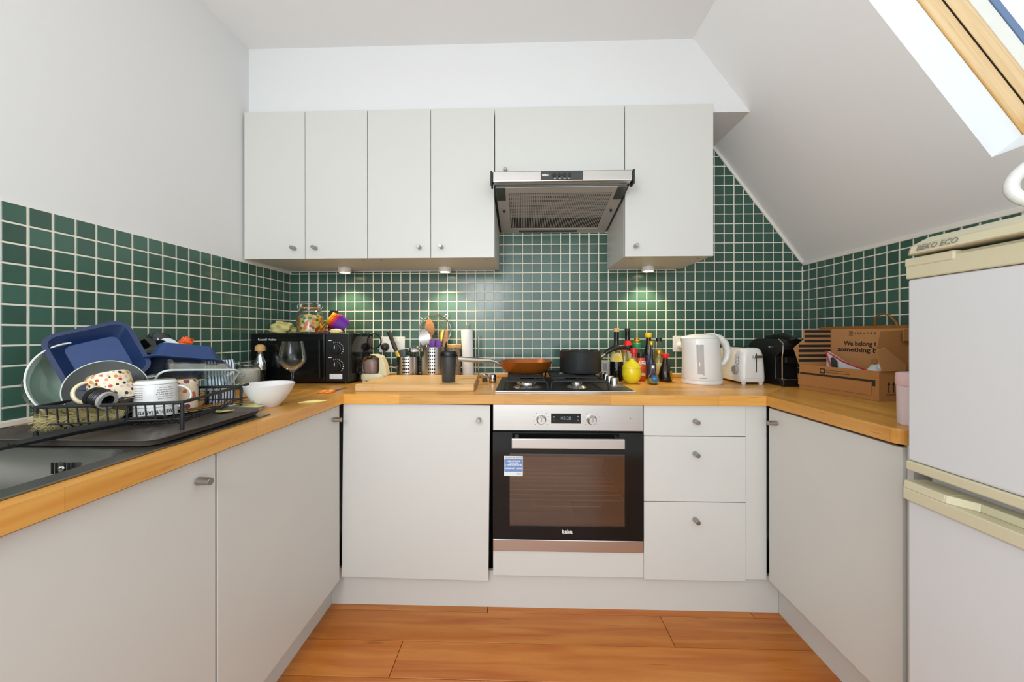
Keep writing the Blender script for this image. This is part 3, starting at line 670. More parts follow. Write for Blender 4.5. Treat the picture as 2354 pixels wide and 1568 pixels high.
# ------------------------------------------------------------------ microwave and what stands on it
MX0, MX1, MY0, MY1, MZ = .012, .500, -.325, -.055, HW
c = thing('microwave', 'black microwave oven with two dials in the left corner', 'microwave', (MX0, MY0, MZ)); mw = MX1-MX0; mh = .246
MB().box(0, mw, .012, MY1-MY0, .010, mh).build('body', M['blackgloss'], c, 0, bevel=.004)
for x, y in ((.04, .04), (mw-.04, .04), (.04, .24), (mw-.04, .24)): MB().cyl((x, y, 0), (x, y, .010), .012, n=12).build('foot', M['black'], c)
d = MB().box(.001, .366, -.006, .012, .012, mh-.001).build('door', M['blackgloss'], c, 0, bevel=.006, seg=3)
MB().box(.075, .315, -.0068, -.006, .045, .205).build('window', M['display'], d, 0)
MB().cyl((.343, -.013, .03), (.343, -.013, .215), .0085, n=14).build('handle', M['blackgloss'], d)
text('Russell Hobbs', .0155, M['whiteink'], d, Matrix.Translation((.083, -.0069, .2155)) @ FRONT, width=.09)
p = MB().box(.368, mw-.001, -.006, .012, .012, mh-.001).build('control_panel', M['black'], c, 0, bevel=.004)
for z in (.170, .088):
    k = MB().lathe([(0, 0), (.027, 0), (.025, .008), (.021, .009), (.020, .020), (0, .021)], 28, Matrix.Translation((.424, -.006, z)) @ FRONT).build('dial', M['black'], p)
    MB().box(.4225, .4255, -.0285, -.0262, z, z+.018).build('pointer', M['whiteink'], k, 0)
    tk = MB()
    for a in range(-40, 130, 17): tk.box(.424+.033*cos(radians(a))-.0018, .424+.033*cos(radians(a))+.0018, -.0067, -.006, z+.033*sin(radians(a))-.0018, z+.033*sin(radians(a))+.0018)
    tk.build('dial_marks', M['whiteink'], p, 0)
    MB().box(.385, .400, -.0067, -.006, z+.039, z+.042).build('caption', M['whiteink'], p, 0)
MB().box(.390, .452, -.0068, -.006, .026, .050).build('rating_label', M['sticker'], p, 0)
MT = MZ+mh
# power lead of the microwave
cord = tag(MB().tube([(.495, -.05, 1.10)]+[(.497+.0*i+.042*sin(radians(a)), -.036, 1.083+.044*cos(radians(a))) for i, a in enumerate(range(-10, 290, 25))]+[(.46, -.034, 1.085)], .0042, 8).build('power_lead', M['black']), 'black looped power lead at the right side of the microwave', 'cable')
# clip-top jar of sweets
c = thing('sweet_jar', 'clip-top glass jar of colourful sweets standing on the microwave', 'jar', (.230, -.20, MT))
lathe_obj([(0, 0), (.058, 0), (.064, .006), (.064, .092), (.056, .112), (.047, .120), (.047, .130), (.0445, .130), (.0445, .119), (.054, .110), (.061, .091), (.061, .008), (0, .006)], 'glass_body', M['clear'], c)
lathe_obj([(0, .0065), (.0605, .0075), (.0605, .078), (.052, .092), (.02, .098), (0, .100)], 'sweets', M['candy'], c, 24)
lathe_obj([(0, .133), (.048, .133), (.050, .137), (.050, .148), (.046, .156), (0, .158)], 'lid', M['clear'], c)
lathe_obj([(.0475, .1302), (.0505, .1302), (.0505, .1328), (.0475, .1328)], 'seal_ring', M['orangepl'], c, c0=False, c1=False)
for s_ in (-1, 1):
    MB().tube([(s_*.0505, -.006, .112), (s_*.060, -.005, .124), (s_*.068, 0, .140), (s_*.062, 0, .152), (s_*.054, 0, .148)], .0016, 6).build('wire_clip', M['chrome'], c)
# snack bag
def blob(name, m, parent, size, amp, freq, seed, n=24, m_=14, flat=0, loc=(0, 0, 0), rot=None):
    v = []; f = []
    for j in range(m_+1):
        th = pi*j/m_
        for i in range(n):
            ph = 2*pi*i/n; p = Vector((sin(th)*cos(ph), sin(th)*sin(ph), cos(th)))
            k = 1+amp*noise.noise(p*freq+Vector((seed, seed*2, 0)))+amp*.5*noise.noise(p*freq*2.3+Vector((0, seed, 5)))
            q = Vector((p.x*size[0]*k, p.y*size[1]*k, p.z*size[2]*k)); q.z = max(q.z, -size[2]*(1-flat)); v.append(q)
    for j in range(m_):
        for i in range(n): f.append((j*n+i, (j+1)*n+i, (j+1)*n+(i+1) % n, j*n+(i+1) % n))
    mb = MB(); mb.add(v, f); return mb.build(name, m, parent, 50, loc=loc, rot=rot)
o = blob('snack_bag', M['snack'], None, (.060, .045, .033), .55, 1.9, 3.1, flat=.35, loc=(.098, -.21, MT+.0225)); tag(o, 'crumpled pale yellow snack bag on the left of the microwave top', 'bag')
# nested measuring cups
for i, (m, s_) in enumerate((('purple', 1.0), ('magenta', .93), ('orangehot', .86), ('orangepl', .79), ('yellowpl', .72))):
    cup = thing('measuring_cup', 'nested measuring cup, the %s one of the tilted rainbow stack on the microwave' % ('purple outermost', 'magenta second', 'red third', 'orange fourth', 'yellow innermost')[i], 'measuring cup', (.385-.011*i, -.20+.002*i, MT+.0505+.006*i), (radians(20), radians(-52), 0), 'nested rainbow measuring cups')
    r_ = .046*s_; lathe_obj([(0, -.036*s_), (r_*.8, -.036*s_), (r_, .014), (r_*1.05, .015), (r_*.97, .0155), (r_*.77, -.033*s_), (0, -.033*s_)], 'cup', M[m], cup, 28)
    MB().box(-r_-.06, -r_*.95, -.008, .008, .0115, .0148).build('handle', M[m], cup, 0, bevel=.002)
c = thing('pouch', 'small black pouch standing upright behind the rainbow measuring cups', 'pouch', (.330, -.150, MT))
MB().loft([rrect(.05, .03, .01, 4, 0), rrect(.056, .034, .012, 4, .03), rrect(.052, .022, .008, 4, .095), rrect(.044, .008, .003, 4, .120)]).build('body', M['black'], c)
MB().box(.0, .016, -.0120, -.0095, .098, .108).build('tag', M['sticker'], c, 0)
tag(blob('biscuit', M['labelcream'], None, (.034, .02, .013), .2, 2.2, 9, flat=.3, loc=(.405, -.275, MT+.0092)), 'pale yellow wrapped biscuit under the measuring cups', 'snack')
# ------------------------------------------------------------------ left of the microwave: jar, oil bottle
x, y = .100, -.462
c = thing('storage_jar', 'clip-top glass jar of white powder beside the dish rack', 'jar', (x, y, HW))
lathe_obj([(0, 0), (.046, 0), (.050, .006), (.050, .075), (.044, .090), (.038, .094), (.038, .104), (.036, .104), (.036, .093), (.048, .074), (.048, .007), (0, .005)], 'glass_body', M['clear'], c)
lathe_obj([(0, .0055), (.0475, .0075), (.0475, .074), (.040, .088), (0, .088)], 'powder', M['powder'], c)
lathe_obj([(0, .106), (.040, .106), (.041, .110), (.041, .118), (.036, .123), (0, .124)], 'lid', M['clear'], c)
MB().tube([(.041, 0, .09), (.047, 0, .105), (.044, 0, .118)], .0016, 6).tube([(.0415*cos(a*pi/12), .0415*sin(a*pi/12), .1045) for a in range(24)], .0015, 6, closed=True).build('wire_clip', M['chrome'], c)
c = thing('oil_bottle', 'dark glass oil bottle with a round wooden stopper behind the powder jar', 'bottle', (.094, -.378, HW))
lathe_obj([(0, 0), (.024, 0), (.027, .004), (.027, .080), (.024, .105), (.0165, .125), (.0135, .135), (.0135, .155), (0, .155)], 'body', M['greenglass'], c)
lathe_obj([(.0275, .075), (.0275, .08), (.0245, .106), (.017, .126), (.0142, .135), (.0142, .150), (.0135, .150)], 'foil', M['chrome'], c, c0=False, c1=False)
lathe_obj([(0, .1555), (.010, .1555), (.010, .160), (.021, .162), (.022, .175), (.020, .186), (.012, .193), (0, .194)], 'stopper', M['oakcap'], c)
# bowl, wine glass, scissors, peel
c = tag(lathe_obj([(0, .0), (.036, 0), (.040, .004), (.058, .022), (.078, .052), (.090, .078), (.087, .079), (.074, .053), (.054, .026), (.034, .011), (0, .009)], 'serving_bowl', M['whitecer'], None, 48), 'empty white bowl standing right of the dish rack', 'bowl'); c.location = (.478, -.868, HW); c.scale = (.87, .87, .97)
c = thing('wine_glass', 'tall stemmed wine glass in front of the microwave', 'wine glass', (.368, -.565, HW))
lathe_obj([(.035, 0), (.034, .0015), (.006, .005), (.0038, .012), (.0034, .05), (.0042, .078), (.010, .086)], 'stem', M['clear'], c, c0=False, c1=False)
lathe_obj([(.0, .084), (.012, .088), (.035, .104), (.050, .124), (.0525, .140), (.047, .175), (.0395, .212), (.0388, .212), (.0462, .175), (.0516, .140), (.049, .125), (.034, .1055), (.012, .0895), (0, .086)], 'bowl', M['clearthin'], c, 40)
c = thing('scissors', 'orange-handled scissors lying at the inner left corner of the worktop', 'scissors', (.535, -.535, HW), (0, 0, radians(78)))
for s_ in (-1, 1):
    MB().tube([(-.052+.024*cos(a*pi/10), s_*.014+.012*sin(a*pi/10), .004) for a in range(20)], .0035, 8, closed=True).tube([(-.03, s_*.012, .004), (-.008, s_*.003, .004)], .0038, 8).build('handle', M['orangepl'], c)
    MB().prism([(-.012, s_*.004-.004), (.075, s_*.002), (-.012, s_*.004+.004)], .0028+.001*s_, .0038+.001*s_).build('blade', M['charcoal'], c, 0)
b = MB(); pts = [(-.045+.09*i/8, .012*sin(pi*i/8), .001+.004*sin(pi*i/8)) for i in range(9)]
b.loft([[(p[0], -.001-p[1]*1.0, .0005), (p[0], p[1]+.001, .0005), (p[0], p[1]*.6, p[2]+.001), (p[0], -p[1]*.6, p[2]+.001)] for p in pts])
tag(b.build('peel', M['labelcream'], None, 40, loc=(.585, -.79, HW), rot=(0, 0, radians(30))), 'sliver of pale yellow peel lying by the white bowl', 'food scrap')
# ------------------------------------------------------------------ sink
c = thing('sink', 'stainless steel sink with bowl and ribbed drainer set in the left worktop', 'sink', (0, 0, HW))
BX0, BX1, BY0, BY1 = .125, .535, -1.80, -1.345
sk = MB()
sk.box(SKX0-.012, BX0, SKY0-.01, SKY1+.012, .0003, .004).box(BX1, SKX1+.006, SKY0-.01, SKY1+.012, .0003, .004).box(BX0, BX1, SKY0-.01, BY0, .0003, .004).box(BX0, BX1, BY1, SKY1+.012, .0003, .004)
sk.build('rim', M['sink'], c, 0, bevel=.0015)
cxb, cyb = (BX0+BX1)/2, (BY0+BY1)/2
MB().loft([rrect(BX1-BX0+.004, BY1-BY0+.004, .05, 8, .0035, cxb, cyb), rrect(BX1-BX0-.006, BY1-BY0-.006, .05, 8, -.004, cxb, cyb), rrect(BX1-BX0-.02, BY1-BY0-.02, .05, 8, -.13, cxb, cyb), rrect(BX1-BX0-.08, BY1-BY0-.08, .05, 8, -.155, cxb, cyb)], False, True).build('bowl', M['sink'], c, 40)
cor = MB()
for cx_, cy_, a0 in ((BX0, BY0, 180), (BX1, BY0, 270), (BX1, BY1, 0), (BX0, BY1, 90)):
    ox = cx_+(.05 if cx_ == BX0 else -.05); oy = cy_+(.05 if cy_ == BY0 else -.05)
    pol = [(cx_, cy_)]+[(ox+.05*cos(radians(a0+90-i*15)), oy+.05*sin(radians(a0+90-i*15))) for i in range(7)]
    cor.prism(pol, .0003, .004)
cor.build('bowl_corner', M['sink'], c, 0)['kind'] = 'stuff'
ov = MB()
for i in range(6):
    if i not in (2,): ov.box(.365+.0085*i, .3685+.0085*i, BY1-.0125, BY1-.0095, -.045, -.022)
ov.build('overflow_slots', M['dark'], c, 0)['kind'] = 'stuff'
MB().lathe([(0, 0), (.006, 0), (.005, .003), (0, .004)], 16, Matrix.Translation((.3885, BY1-.0125, -.0335)) @ FRONT).build('overflow_screw', M['chrome'], c)
for i in range(7): MB().box(.16+.052*i, .175+.052*i, -1.31, -1.04, .0041, .0062).build('drainer_rib', M['sink'], c, 0, bevel=.001)

# ------------------------------------------------------------------ dish rack and the dishes
PZ = HW+.0065
c = thing('dish_rack', 'black wire dish rack with a plastic drip tray on the sink drainer', 'dish rack', (0, 0, 0))
dt = MB()
tr = lambda w, h_, r, z: rrect(w, h_, r, 5, z, .345, -1.172)
dt.loft([tr(.42, .325, .03, PZ), tr(.435, .338, .03, PZ+.012), tr(.447, .345, .03, PZ+.014), tr(.447, .345, .03, PZ+.016), tr(.433, .334, .03, PZ+.0145), tr(.415, .320, .03, PZ+.003)], True, True)
dt.build('drip_tray', M['tray'], c, 40)
ra = radians(14); B_ = Vector((.505, -1.212, 0)); ux = Vector((-cos(ra), -sin(ra), 0)); uy = Vector((-sin(ra), cos(ra), 0))
def RP(a, b_, z): p = B_+ux*a+uy*b_; p.z = z; return p
RWd, RLn, ZR, ZB = .285, .285, .957, .897
MB().tube([RP(0, 0, ZR), RP(RWd, 0, ZR), RP(RWd, RLn, ZR), RP(0, RLn, ZR)], .0042, 8, closed=True).build('top_rail', M['matteblk'], c)
wr = MB()
wr.tube([RP(0, 0, ZB+.02), RP(RWd, 0, ZB+.02), RP(RWd, RLn, ZB+.02), RP(0, RLn, ZB+.02)], .002, 6, closed=True)
for i in range(1, 15):
    a = RWd*i/15; wr.tube([RP(a, 0, ZR), RP(a, .004, ZB+.02), RP(a, .02, ZB+.006), RP(a, RLn-.02, ZB+.006), RP(a, RLn-.004, ZB+.02), RP(a, RLn, ZR)], .0018, 6)
for i in range(1, 8): b_ = RLn*i/8; wr.tube([RP(0, b_, ZB+.02), RP(.02, b_, ZB+.004), RP(RWd-.02, b_, ZB+.004), RP(RWd, b_, ZB+.02)], .0018, 6)
wr.build('wire_basket', M['matteblk'], c)['kind'] = 'stuff'
for a, b_ in ((0, 0), (RWd, 0), (RWd, RLn), (0, RLn)): MB().cyl(RP(a, b_, PZ+.0035), RP(a, b_, ZR), .0042, n=10).build('post', M['matteblk'], c)
for a in (0, RWd):
    MB().tube([RP(a, RLn, ZR), RP(a+(.0 if a else -.012), RLn+.02, ZR+.004)], .0042, 8).build('rail_end', M['matteblk'], c)
PA = Vector((.69403, .71995, 0)); PD = Vector((-.71995, .69403, 0)); P0 = Vector((.33, -1.12, 0))
def PV(a, d, z): return PA*a+PD*d+Vector((0, 0, z))
def pose(a, d, z, zdir, xdir):
    """matrix at pile position (a right, d away, z height), local Z along zdir, local X near xdir (pile frame)"""
    Z = PV(*zdir).normalized(); X = PV(*xdir); X = (X-Z*X.dot(Z)).normalized(); Y = Z.cross(X)
    m = Matrix((X, Y, Z)).transposed().to_4x4(); m.translation = P0+PV(a, d, z); return m
def pthing(name, label, cat, mtx, group=None):
    o = thing(name, label, cat, group=group); o.matrix_basis = mtx; return o
# large celadon bowl leaning at the left
c = pthing('mixing_bowl', 'large white bowl, pale green inside, on its side left of the dish rack', 'bowl', pose(-.122, .105, .998, (.50, -.80, .30), (1, .6, 0)))
lathe_obj([(0, -.070), (.045, -.070), (.085, -.045), (.108, -.004), (.110, 0), (.108, .0005)], 'shell', M['whitecer'], c, 48, c1=False)
lathe_obj([(.108, .0005), (.105, -.004), (.082, -.041), (.043, -.064), (0, -.065)], 'inner_glaze', M['celadon'], c, 48, c0=False)
MB().tube([(.1085*cos(a*pi/24), .1085*sin(a*pi/24), .0005) for a in range(48)], .0022, 6, closed=True).build('rim', M['whitecer'], c)
# clear glass bowl behind it
c = tag(lathe_obj([(0, 0), (.04, 0), (.070, .03), (.083, .085), (.085, .088), (.080, .086), (.067, .032), (.038, .005), (0, .004)], 'glass_bowl', M['clear'], None, 36), 'clear glass bowl half hidden behind the large green bowl', 'bowl'); c.matrix_basis = pose(-.178, .150, .975, (.75, -.35, .55), (1, 0, 0)) @ Matrix.Translation((0, 0, -.04))
# blue baking trays
def roast(name, label, w, h_, depth, r, mtx, mo, mi, inset=.022, rimw=.010):
    c = pthing(name, label, 'baking tin', mtx)
    MB().loft([rrect(w-2*inset, h_-2*inset, r*.7, 6, -depth-.002), rrect(w-.002, h_-.002, r, 6, -.002), rrect(w+2*rimw, h_+2*rimw, r+rimw, 6, -.0035), rrect(w+2*rimw, h_+2*rimw, r+rimw, 6, 0), rrect(w, h_, r, 6, 0), rrect(w-2*inset, h_-2*inset, r*.7, 6, -depth)], True, False).build('shell', mo, c, 40)
    MB().loft([rrect(w-2*inset, h_-2*inset, r*.7, 6, -depth+.0006), rrect(w-2*inset-.001, h_-2*inset-.001, r*.7, 6, -depth+.0012)], True, True).build('base_lining', mi, c, 40)
    return c
roast('baking_tin', 'navy blue square baking tin propped upright at the back of the dish rack', .148, .150, .026, .024, pose(-.098, .088, 1.070, (.02, -.90, .42), (.95, .15, .33)), M['blue'], M['bluelight'])
c = roast('baking_tin', 'deep blue roasting tin turned upside down over the right of the dish rack', .175, .135, .058, .03, pose(.072, .135, 1.018, (-.10, -.46, -.86), (.985, .1, -.06)), M['bluelight'], M['bluelight'])
# clear glass oven dish
c = pthing('oven_dish', 'clear rectangular glass oven dish lying upside down in front of the blue roasting tin', 'dish', pose(.100, .070, .985, (.10, -.62, -.78), (.93, .05, -.30)))
MB().loft([rrect(.155, .085, .016, 6, -.034), rrect(.178, .108, .022, 6, 0), rrect(.196, .112, .024, 6, .001), rrect(.196, .112, .024, 6, .005), rrect(.174, .104, .02, 6, .004), rrect(.151, .081, .014, 6, -.030)], True, True).build('dish', M['clear'], c, 40)
MB().tube(rrect(.194, .111, .024, 6, .003), .0028, 6, closed=True).build('rim', M['rim'], c)
for s_ in (-1, 1): MB().tube([(s_*.097, -.034, .003), (s_*.117, -.024, .002), (s_*.117, .024, .002), (s_*.097, .034, .003)], .004, 8).build('handle', M['clear'], c)
# grey bowl-plate
c = pthing('plate', 'deep grey stoneware plate with a pale rim leaning in the middle of the dish rack', 'plate', pose(-.080, .030, .980, (.05, -.93, .36), (1, 0, 0)))
lathe_obj([(0, -.024), (.045, -.024), (.062, -.018), (.076, -.001), (.078, 0), (.0765, .001), (.061, -.013), (.045, -.020), (0, -.020)], 'plate', M['greyplate'], c, 56)
MB().tube([(.0775*cos(a*pi/28), .0775*sin(a*pi/28), .0) for a in range(56)], .0016, 6, closed=True).build('rim', M['rim'], c)
# patterned mug upside down, tilted
def mug(name, label, r, hh, m, mtx, hm, hang, in_m=None, rim=None, hr=.024, ht=.0042):
    c = pthing(name, label, 'mug', mtx)
    lathe_obj([(0, hh), (r-.006, hh), (r, hh-.007), (r, .001), (r-.001, 0), (r-.0035, 0), (r-.0035, hh-.008), (0, hh-.006)], 'body', m, c, 40)
    if rim: lathe_obj([(r+.0002, .0015), (r+.0006, .002), (r+.0006, .0045), (r+.0002, .005)], 'rim_band', rim, c, 40, c0=False, c1=False)
    pts = []
    for i in range(11):
        a = radians(-90+18*i); pts.append((r-.004+hr*1.15*cos(a)+.002, 0, hh*.5+hr*sin(a)*1.1))
    T = Matrix.Rotation(hang, 4, 'Z'); MB().tube(pts, ht, 10, T=T, flat=1.4).build('handle', hm, c)
    return c
mug('mug', 'patchwork-print cream mug upside down and tilted on the dish rack', .041, .078, M['patch'], pose(-.062, -.018, .948, (-.22, .22, .95), (1, 0, .2)), M['mugcream'], radians(200), rim=M['labelblue'])
c = mug('mug', 'white mug with black writing, upside down at the front of the dish rack', .0445, .094, M['whitecer'], pose(.0105, -.018, .9065, (.0, .03, 1), (1, 0, 0)), M['whitecer'], radians(-12), ht=.003, hr=.026)
def text_wrapped(s, size, parent, T, width, bold):
    k = .0447
    cc = bpy.data.curves.new('t', 'FONT'); cc.body = s; cc.size = size; cc.align_x = 'CENTER'; cc.align_y = 'CENTER'; cc.resolution_u = 1; cc.offset = bold
    t = bpy.data.objects.new('t', cc); COL.objects.link(t); bpy.context.view_layer.update()
    me = bpy.data.meshes.new_from_object(t.evaluated_get(bpy.context.evaluated_depsgraph_get())); bpy.data.objects.remove(t)
    me.name = 'lettering'; me.materials.clear(); me.materials.append(M['ink'])
    xs = [v.co.x for v in me.vertices]; q = (width/(max(xs)-min(xs))) if width else 1
    for v in me.vertices:
        a = -v.co.x*q/k; v.co = (k*sin(a), -k*cos(a), -v.co.y)      # rotated half a turn in the mug's skin
    Tz = Matrix.Translation((0, 0, T.translation.z)); Rz = Matrix.Rotation(T.to_euler().z, 4, 'Z')
    me.transform(Tz)
    o = bpy.data.objects.new('lettering', me); COL.objects.link(o); o.parent = parent; return o
def muglines2():
    def line(s, z, size, ang, width=None, bold=0.):
        o = text_wrapped(s, size, c, Matrix.Translation((0, 0, z)), width, bold); o.rotation_euler = (0, 0, radians(ang))
    line('TAKE OUR TABLETS', .013, .0125, 2, .078, .0003)
    for i, (s, w_) in enumerate((('if you feel unwell', .030), ('keep out of reach', .036), ('a smile with every sip', .040), ('one a day with tea', .034), ('swallow them whole', .034), ('shake before use', .026))): line(s, .046+.0058*i, .0056, 24, w_)
    for i in range(6): line('repeat as needed', .047+.0056*i, .0052, -48, .022)
    line('for best results', .034, .0056, 22, .030)
    for z in (.025, .084): MB().tube([(.0446*cos(a*pi/20), .0446*sin(a*pi/20), z) for a in range(40)], .0004, 4, closed=True).build('printed_line', M['ink'], c)
muglines2()
mug('mug', 'terrazzo-print mug behind the white mug with writing', .034, .084, M['terrazzo'], pose(.068, .050, .9065, (.0, .02, 1), (1, 0, 0)), M['whitecer'], radians(60))
# bottle brush with bristles, black bottle neck
c = pthing('bottle_brush', 'olive bristle bottle brush lying along the front of the dish rack', 'brush', pose(-.112, -.030, .9265, (0, 0, 1), (1, 0, -.04)))
MB().cyl((-.068, 0, 0), (.072, 0, 0), .009, n=10).build('core', M['bristle2'], c)
br = MB()
for i in range(3200):
    t_ = random.uniform(-.066, .068); a = random.uniform(0, 2*pi); l_ = random.uniform(.022, .030)*(1-.35*max(0, (t_-.035)/.035)); sk_ = random.uniform(-.020, -.004)
    e = Vector((t_+sk_, l_*cos(a), l_*sin(a))); s_ = Vector((t_, .006*cos(a), .006*sin(a))); w_ = Vector((0, -sin(a), cos(a)))*.0007+Vector((.0004, 0, 0))
    br.add([s_-w_, s_+w_, e+w_*.5, e-w_*.5], [(0, 1, 2, 3)])
br.build('bristles', M['bristle'], c, 0)['kind'] = 'stuff'
c = pthing('screw_top', 'black ribbed screw top with a hollow grey end lying over the brush', 'bottle top', pose(-.098, -.066, .9755, (.62, -.72, -.26), (0, 0, 1)))
prof = [(0, 0), (.020, 0), (.024, .004), (.024, .014)]
for i in range(4): prof += [(.0225, .0145+.004*i), (.0235, .0165+.004*i), (.0225, .018+.004*i)]
lathe_obj(prof+[(.0205, .034), (.0205, .040), (.013, .040), (.013, .022), (0, .022)], 'body', M['black'], c, 36)
lathe_obj([(.0208, .034), (.0208, .0415), (.0135, .0415), (.0135, .0405)], 'grey_ring', M['toastgrey'], c, 36, c0=False, c1=False)
# wrappers and bags at the back of the rack
o = blob('plastic_bag', M['whitebag'], None, (.075, .05, .065), .5, 1.8, 5.5); o.matrix_basis = pose(.045, .262, 1.022, (0, 0, 1), (1, 0, 0)); tag(o, 'crumpled white plastic bag behind the blue roasting tin', 'bag')
o = blob('food_wrapper', M['greenglass'], None, (.055, .022, .050), .55, 2.2, 12.3); o.matrix_basis = pose(.015, .262, 1.065, (0, 0, 1), (1, 0, .2)); tag(o, 'dark green food wrapper behind the upright blue tin', 'wrapper')
o = blob('food_wrapper', M['orange'], None, (.017, .012, .016), .5, 2.4, 2.3); o.matrix_basis = pose(.085, .245, 1.098, (0, 0, 1), (1, 0, .2)); tag(o, 'scrap of orange wrapper on the white plastic bag', 'wrapper')
c = pthing('striped_packet', 'navy-striped white paper packet behind the glass oven dish', 'packet', pose(.165, .155, .8872, (0, 0, 1), (1, .25, 0)))
MB().loft([rrect(.075, .04, .010, 3, 0), rrect(.08, .038, .012, 3, .07), rrect(.082, .018, .006, 3, .135), rrect(.078, .005, .002, 3, .150)]).build('packet', M['teatowel'], c)
# yellow cloth, spatula, cutlery, cable
b = MB(); n_ = 12
for i in range(n_+1):
    for j in range(n_+1):
        x_ = -.06+.12*i/n_; y_ = -.045+.09*j/n_; b.v.append(Vector((x_, y_, .005+.004*noise.noise(Vector((x_*30, y_*30, 2))))))
for i in range(n_):
    for j in range(n_): a = i*(n_+1)+j; b.f.append((a, a+n_+1, a+n_+2, a+1))
o = b.build('sponge_cloth', M['snack'], None, 60); o.modifiers.new('solid', 'SOLIDIFY').thickness = .003; o.location = (.445, -.965, HW+.0105); o.rotation_euler = (0, 0, radians(60)); tag(o, 'yellow sponge cloth lying under the right end of the dish rack', 'cloth')
c = pthing('spatula', 'long black plastic spatula lying across the front of the drip tray', 'spatula', pose(-.065, -.135, .9085, (0, 0, 1), (.86, .50, 0)))
MB().tube([(-.15, 0, 0), (-.06, 0, .006), (.04, 0, .006), (.095, 0, .002), (.115, .0, -.006)], [.006, .009, .0085, .006, .004], 10).build('handle', M['black'], c)
MB().loft([[(-.145, -.010, -.003), (-.145, .010, -.003), (-.145, .010, .003), (-.145, -.010, .003)], [(-.21, -.026, -.004), (-.21, .026, -.004), (-.21, .026, -.001), (-.21, -.026, -.001)]]).build('blade', M['black'], c, 0)
def fork(a, d, z, ang, m, lab, knife=False):
    c = pthing('knife' if knife else 'fork', lab, 'cutlery', pose(a, d, z, (0, 0, 1), (cos(ang), sin(ang), .05)), 'cutlery on the dish rack')
    MB().loft([[(x_, -w_, 0), (x_, w_, 0), (x_, w_, .002), (x_, -w_, .002)] for x_, w_ in ((-.085, .004), (-.06, .006), (.0, .003), (.04, .003), (.05, .009), (.065, .011))]).build('handle', m, c, 0, bevel=.0006)
    if knife: MB().prism([(.065, -.008), (.12, -.004), (.125, .0), (.12, .006), (.065, .008)], .0004, .0016).build('blade', M['chrome'], c, 0)
    else:
        for k in range(4): MB().box(.064, .10, -.010+.006*k, -.0075+.006*k, .0003, .0016).build('tine', m, c, 0)
fork(.135, .02, .9075, .5, M['gold'], 'brass-coloured fork lying in the right of the dish rack'); fork(.150, .045, .9105, .65, M['copper'], 'copper-coloured fork beside the brass fork in the dish rack'); fork(.125, -.012, .9065, .42, M['chrome'], 'steel table knife lying in the dish rack near the rail', True)
tag(MB().tube([(.045, -1.75, .8905), (.05, -1.5, .8905), (.052, -1.33, .8905), (.06, -1.20, .8905)], .0035, 8).build('cable', M['black']), 'thin black cable lying along the left wall behind the sink', 'cable')

# ================================================================== back worktop, left of the hob
c = thing('food_chopper', 'small cream electric food chopper with a smoky clear cup beside the microwave', 'food chopper', (.574, -.215, HW))
MB().loft([rrect(.115, .085, .03, 6, .008), rrect(.124, .092, .034, 6, .014), rrect(.124, .092, .034, 6, .034), rrect(.112, .084, .034, 6, .043)]).build('base', M['cream'], c, 50)
for x, y in ((-.04, -.03), (.04, -.03), (-.04, .03), (.04, .03)): MB().cyl((x, y, 0), (x, y, .009), .009, n=12).build('foot', M['cream'], c)
MB().loft([rrect(.084, .070, .034, 7, .044, -.016), rrect(.090, .076, .036, 7, .060, -.016), rrect(.090, .076, .036, 7, .100, -.016), rrect(.074, .062, .030, 7, .122, -.016), rrect(.040, .034, .016, 7, .131, -.016)]).build('cup', M['smoke'], c, 50)
MB().loft([rrect(.070, .056, .026, 7, .0445, -.016), rrect(.074, .060, .028, 7, .098, -.016), rrect(.05, .04, .018, 7, .112, -.016)]).build('inner_cup', M['mauve'], c, 50)
b = MB()
prof = [(.028, .040), (.070, .030), (.070, .050), (.060, .095), (.044, .128), (.012, .139), (-.012, .139), (-.012, .134), (.010, .133), (.034, .120), (.034, .060)]
b.prism(prof, -.026, .026, FRONT); b.build('motor_arch', M['cream'], c, 45, bevel=.005, seg=3)
tag(MB().tube([(.625, -.13, .95), (.645, -.09, .935), (.662, -.03, .915), (.655, -.028, .900), (.640, -.035, .893), (.628, -.05, .8865)], .0032, 8).tube([(.620, -.035, .886), (.634, -.035, .886)], .009, 8).build('power_lead', M['cable']), 'cream power lead and plug of the small food chopper', 'cable')
# sockets
def socket(name, lab, x0, x1, z0, z1):
    c = thing(name, lab, 'socket', ((x0+x1)/2, -.0063, z0)); w = x1-x0
    MB().box(-w/2, w/2, -.009, 0, 0, z1-z0).build('plate', M['white'], c, 0, bevel=.002); return c
s_ = socket('wall_socket', 'white double wall socket behind the black plug', .520, .666, 1.020, 1.108)
MB().box(.030, .042, -.012, -.009, .058, .074).build('switch', M['white'], s_, 0, bevel=.001)
c = thing('plug', 'black mains plug in the double socket right of the microwave', 'plug', (.556, -.0165, 1.050))
MB().lathe([(0, 0), (.023, 0), (.022, .014), (.014, .030), (0, .032)], 20, FRONT).build('body', M['black'], c)
MB().tube([(0, -.02, -.012), (.002, -.024, -.04), (.010, -.022, -.070), (.030, -.018, -.095), (.060, -.016, -.105)], [.006, .004, .0038, .0038, .0038], 8).build('lead', M['black'], c)
s_ = socket('wall_socket', 'white single wall socket behind the kettle', 2.166, 2.254, 1.024, 1.112)
c = thing('plug', 'white mains plug in the socket behind the kettle', 'plug', (2.210, -.0165, 1.058))
MB().lathe([(0, 0), (.025, 0), (.024, .014), (.016, .030), (0, .032)], 20, FRONT).build('body', M['white'], c)
MB().tube([(0, -.022, -.012), (0, -.026, -.04), (.006, -.024, -.072), (.024, -.03, -.098), (.05, -.05, -.112)], [.008, .005, .0036, .0036, .0036], 8).build('lead', M['white'], c)
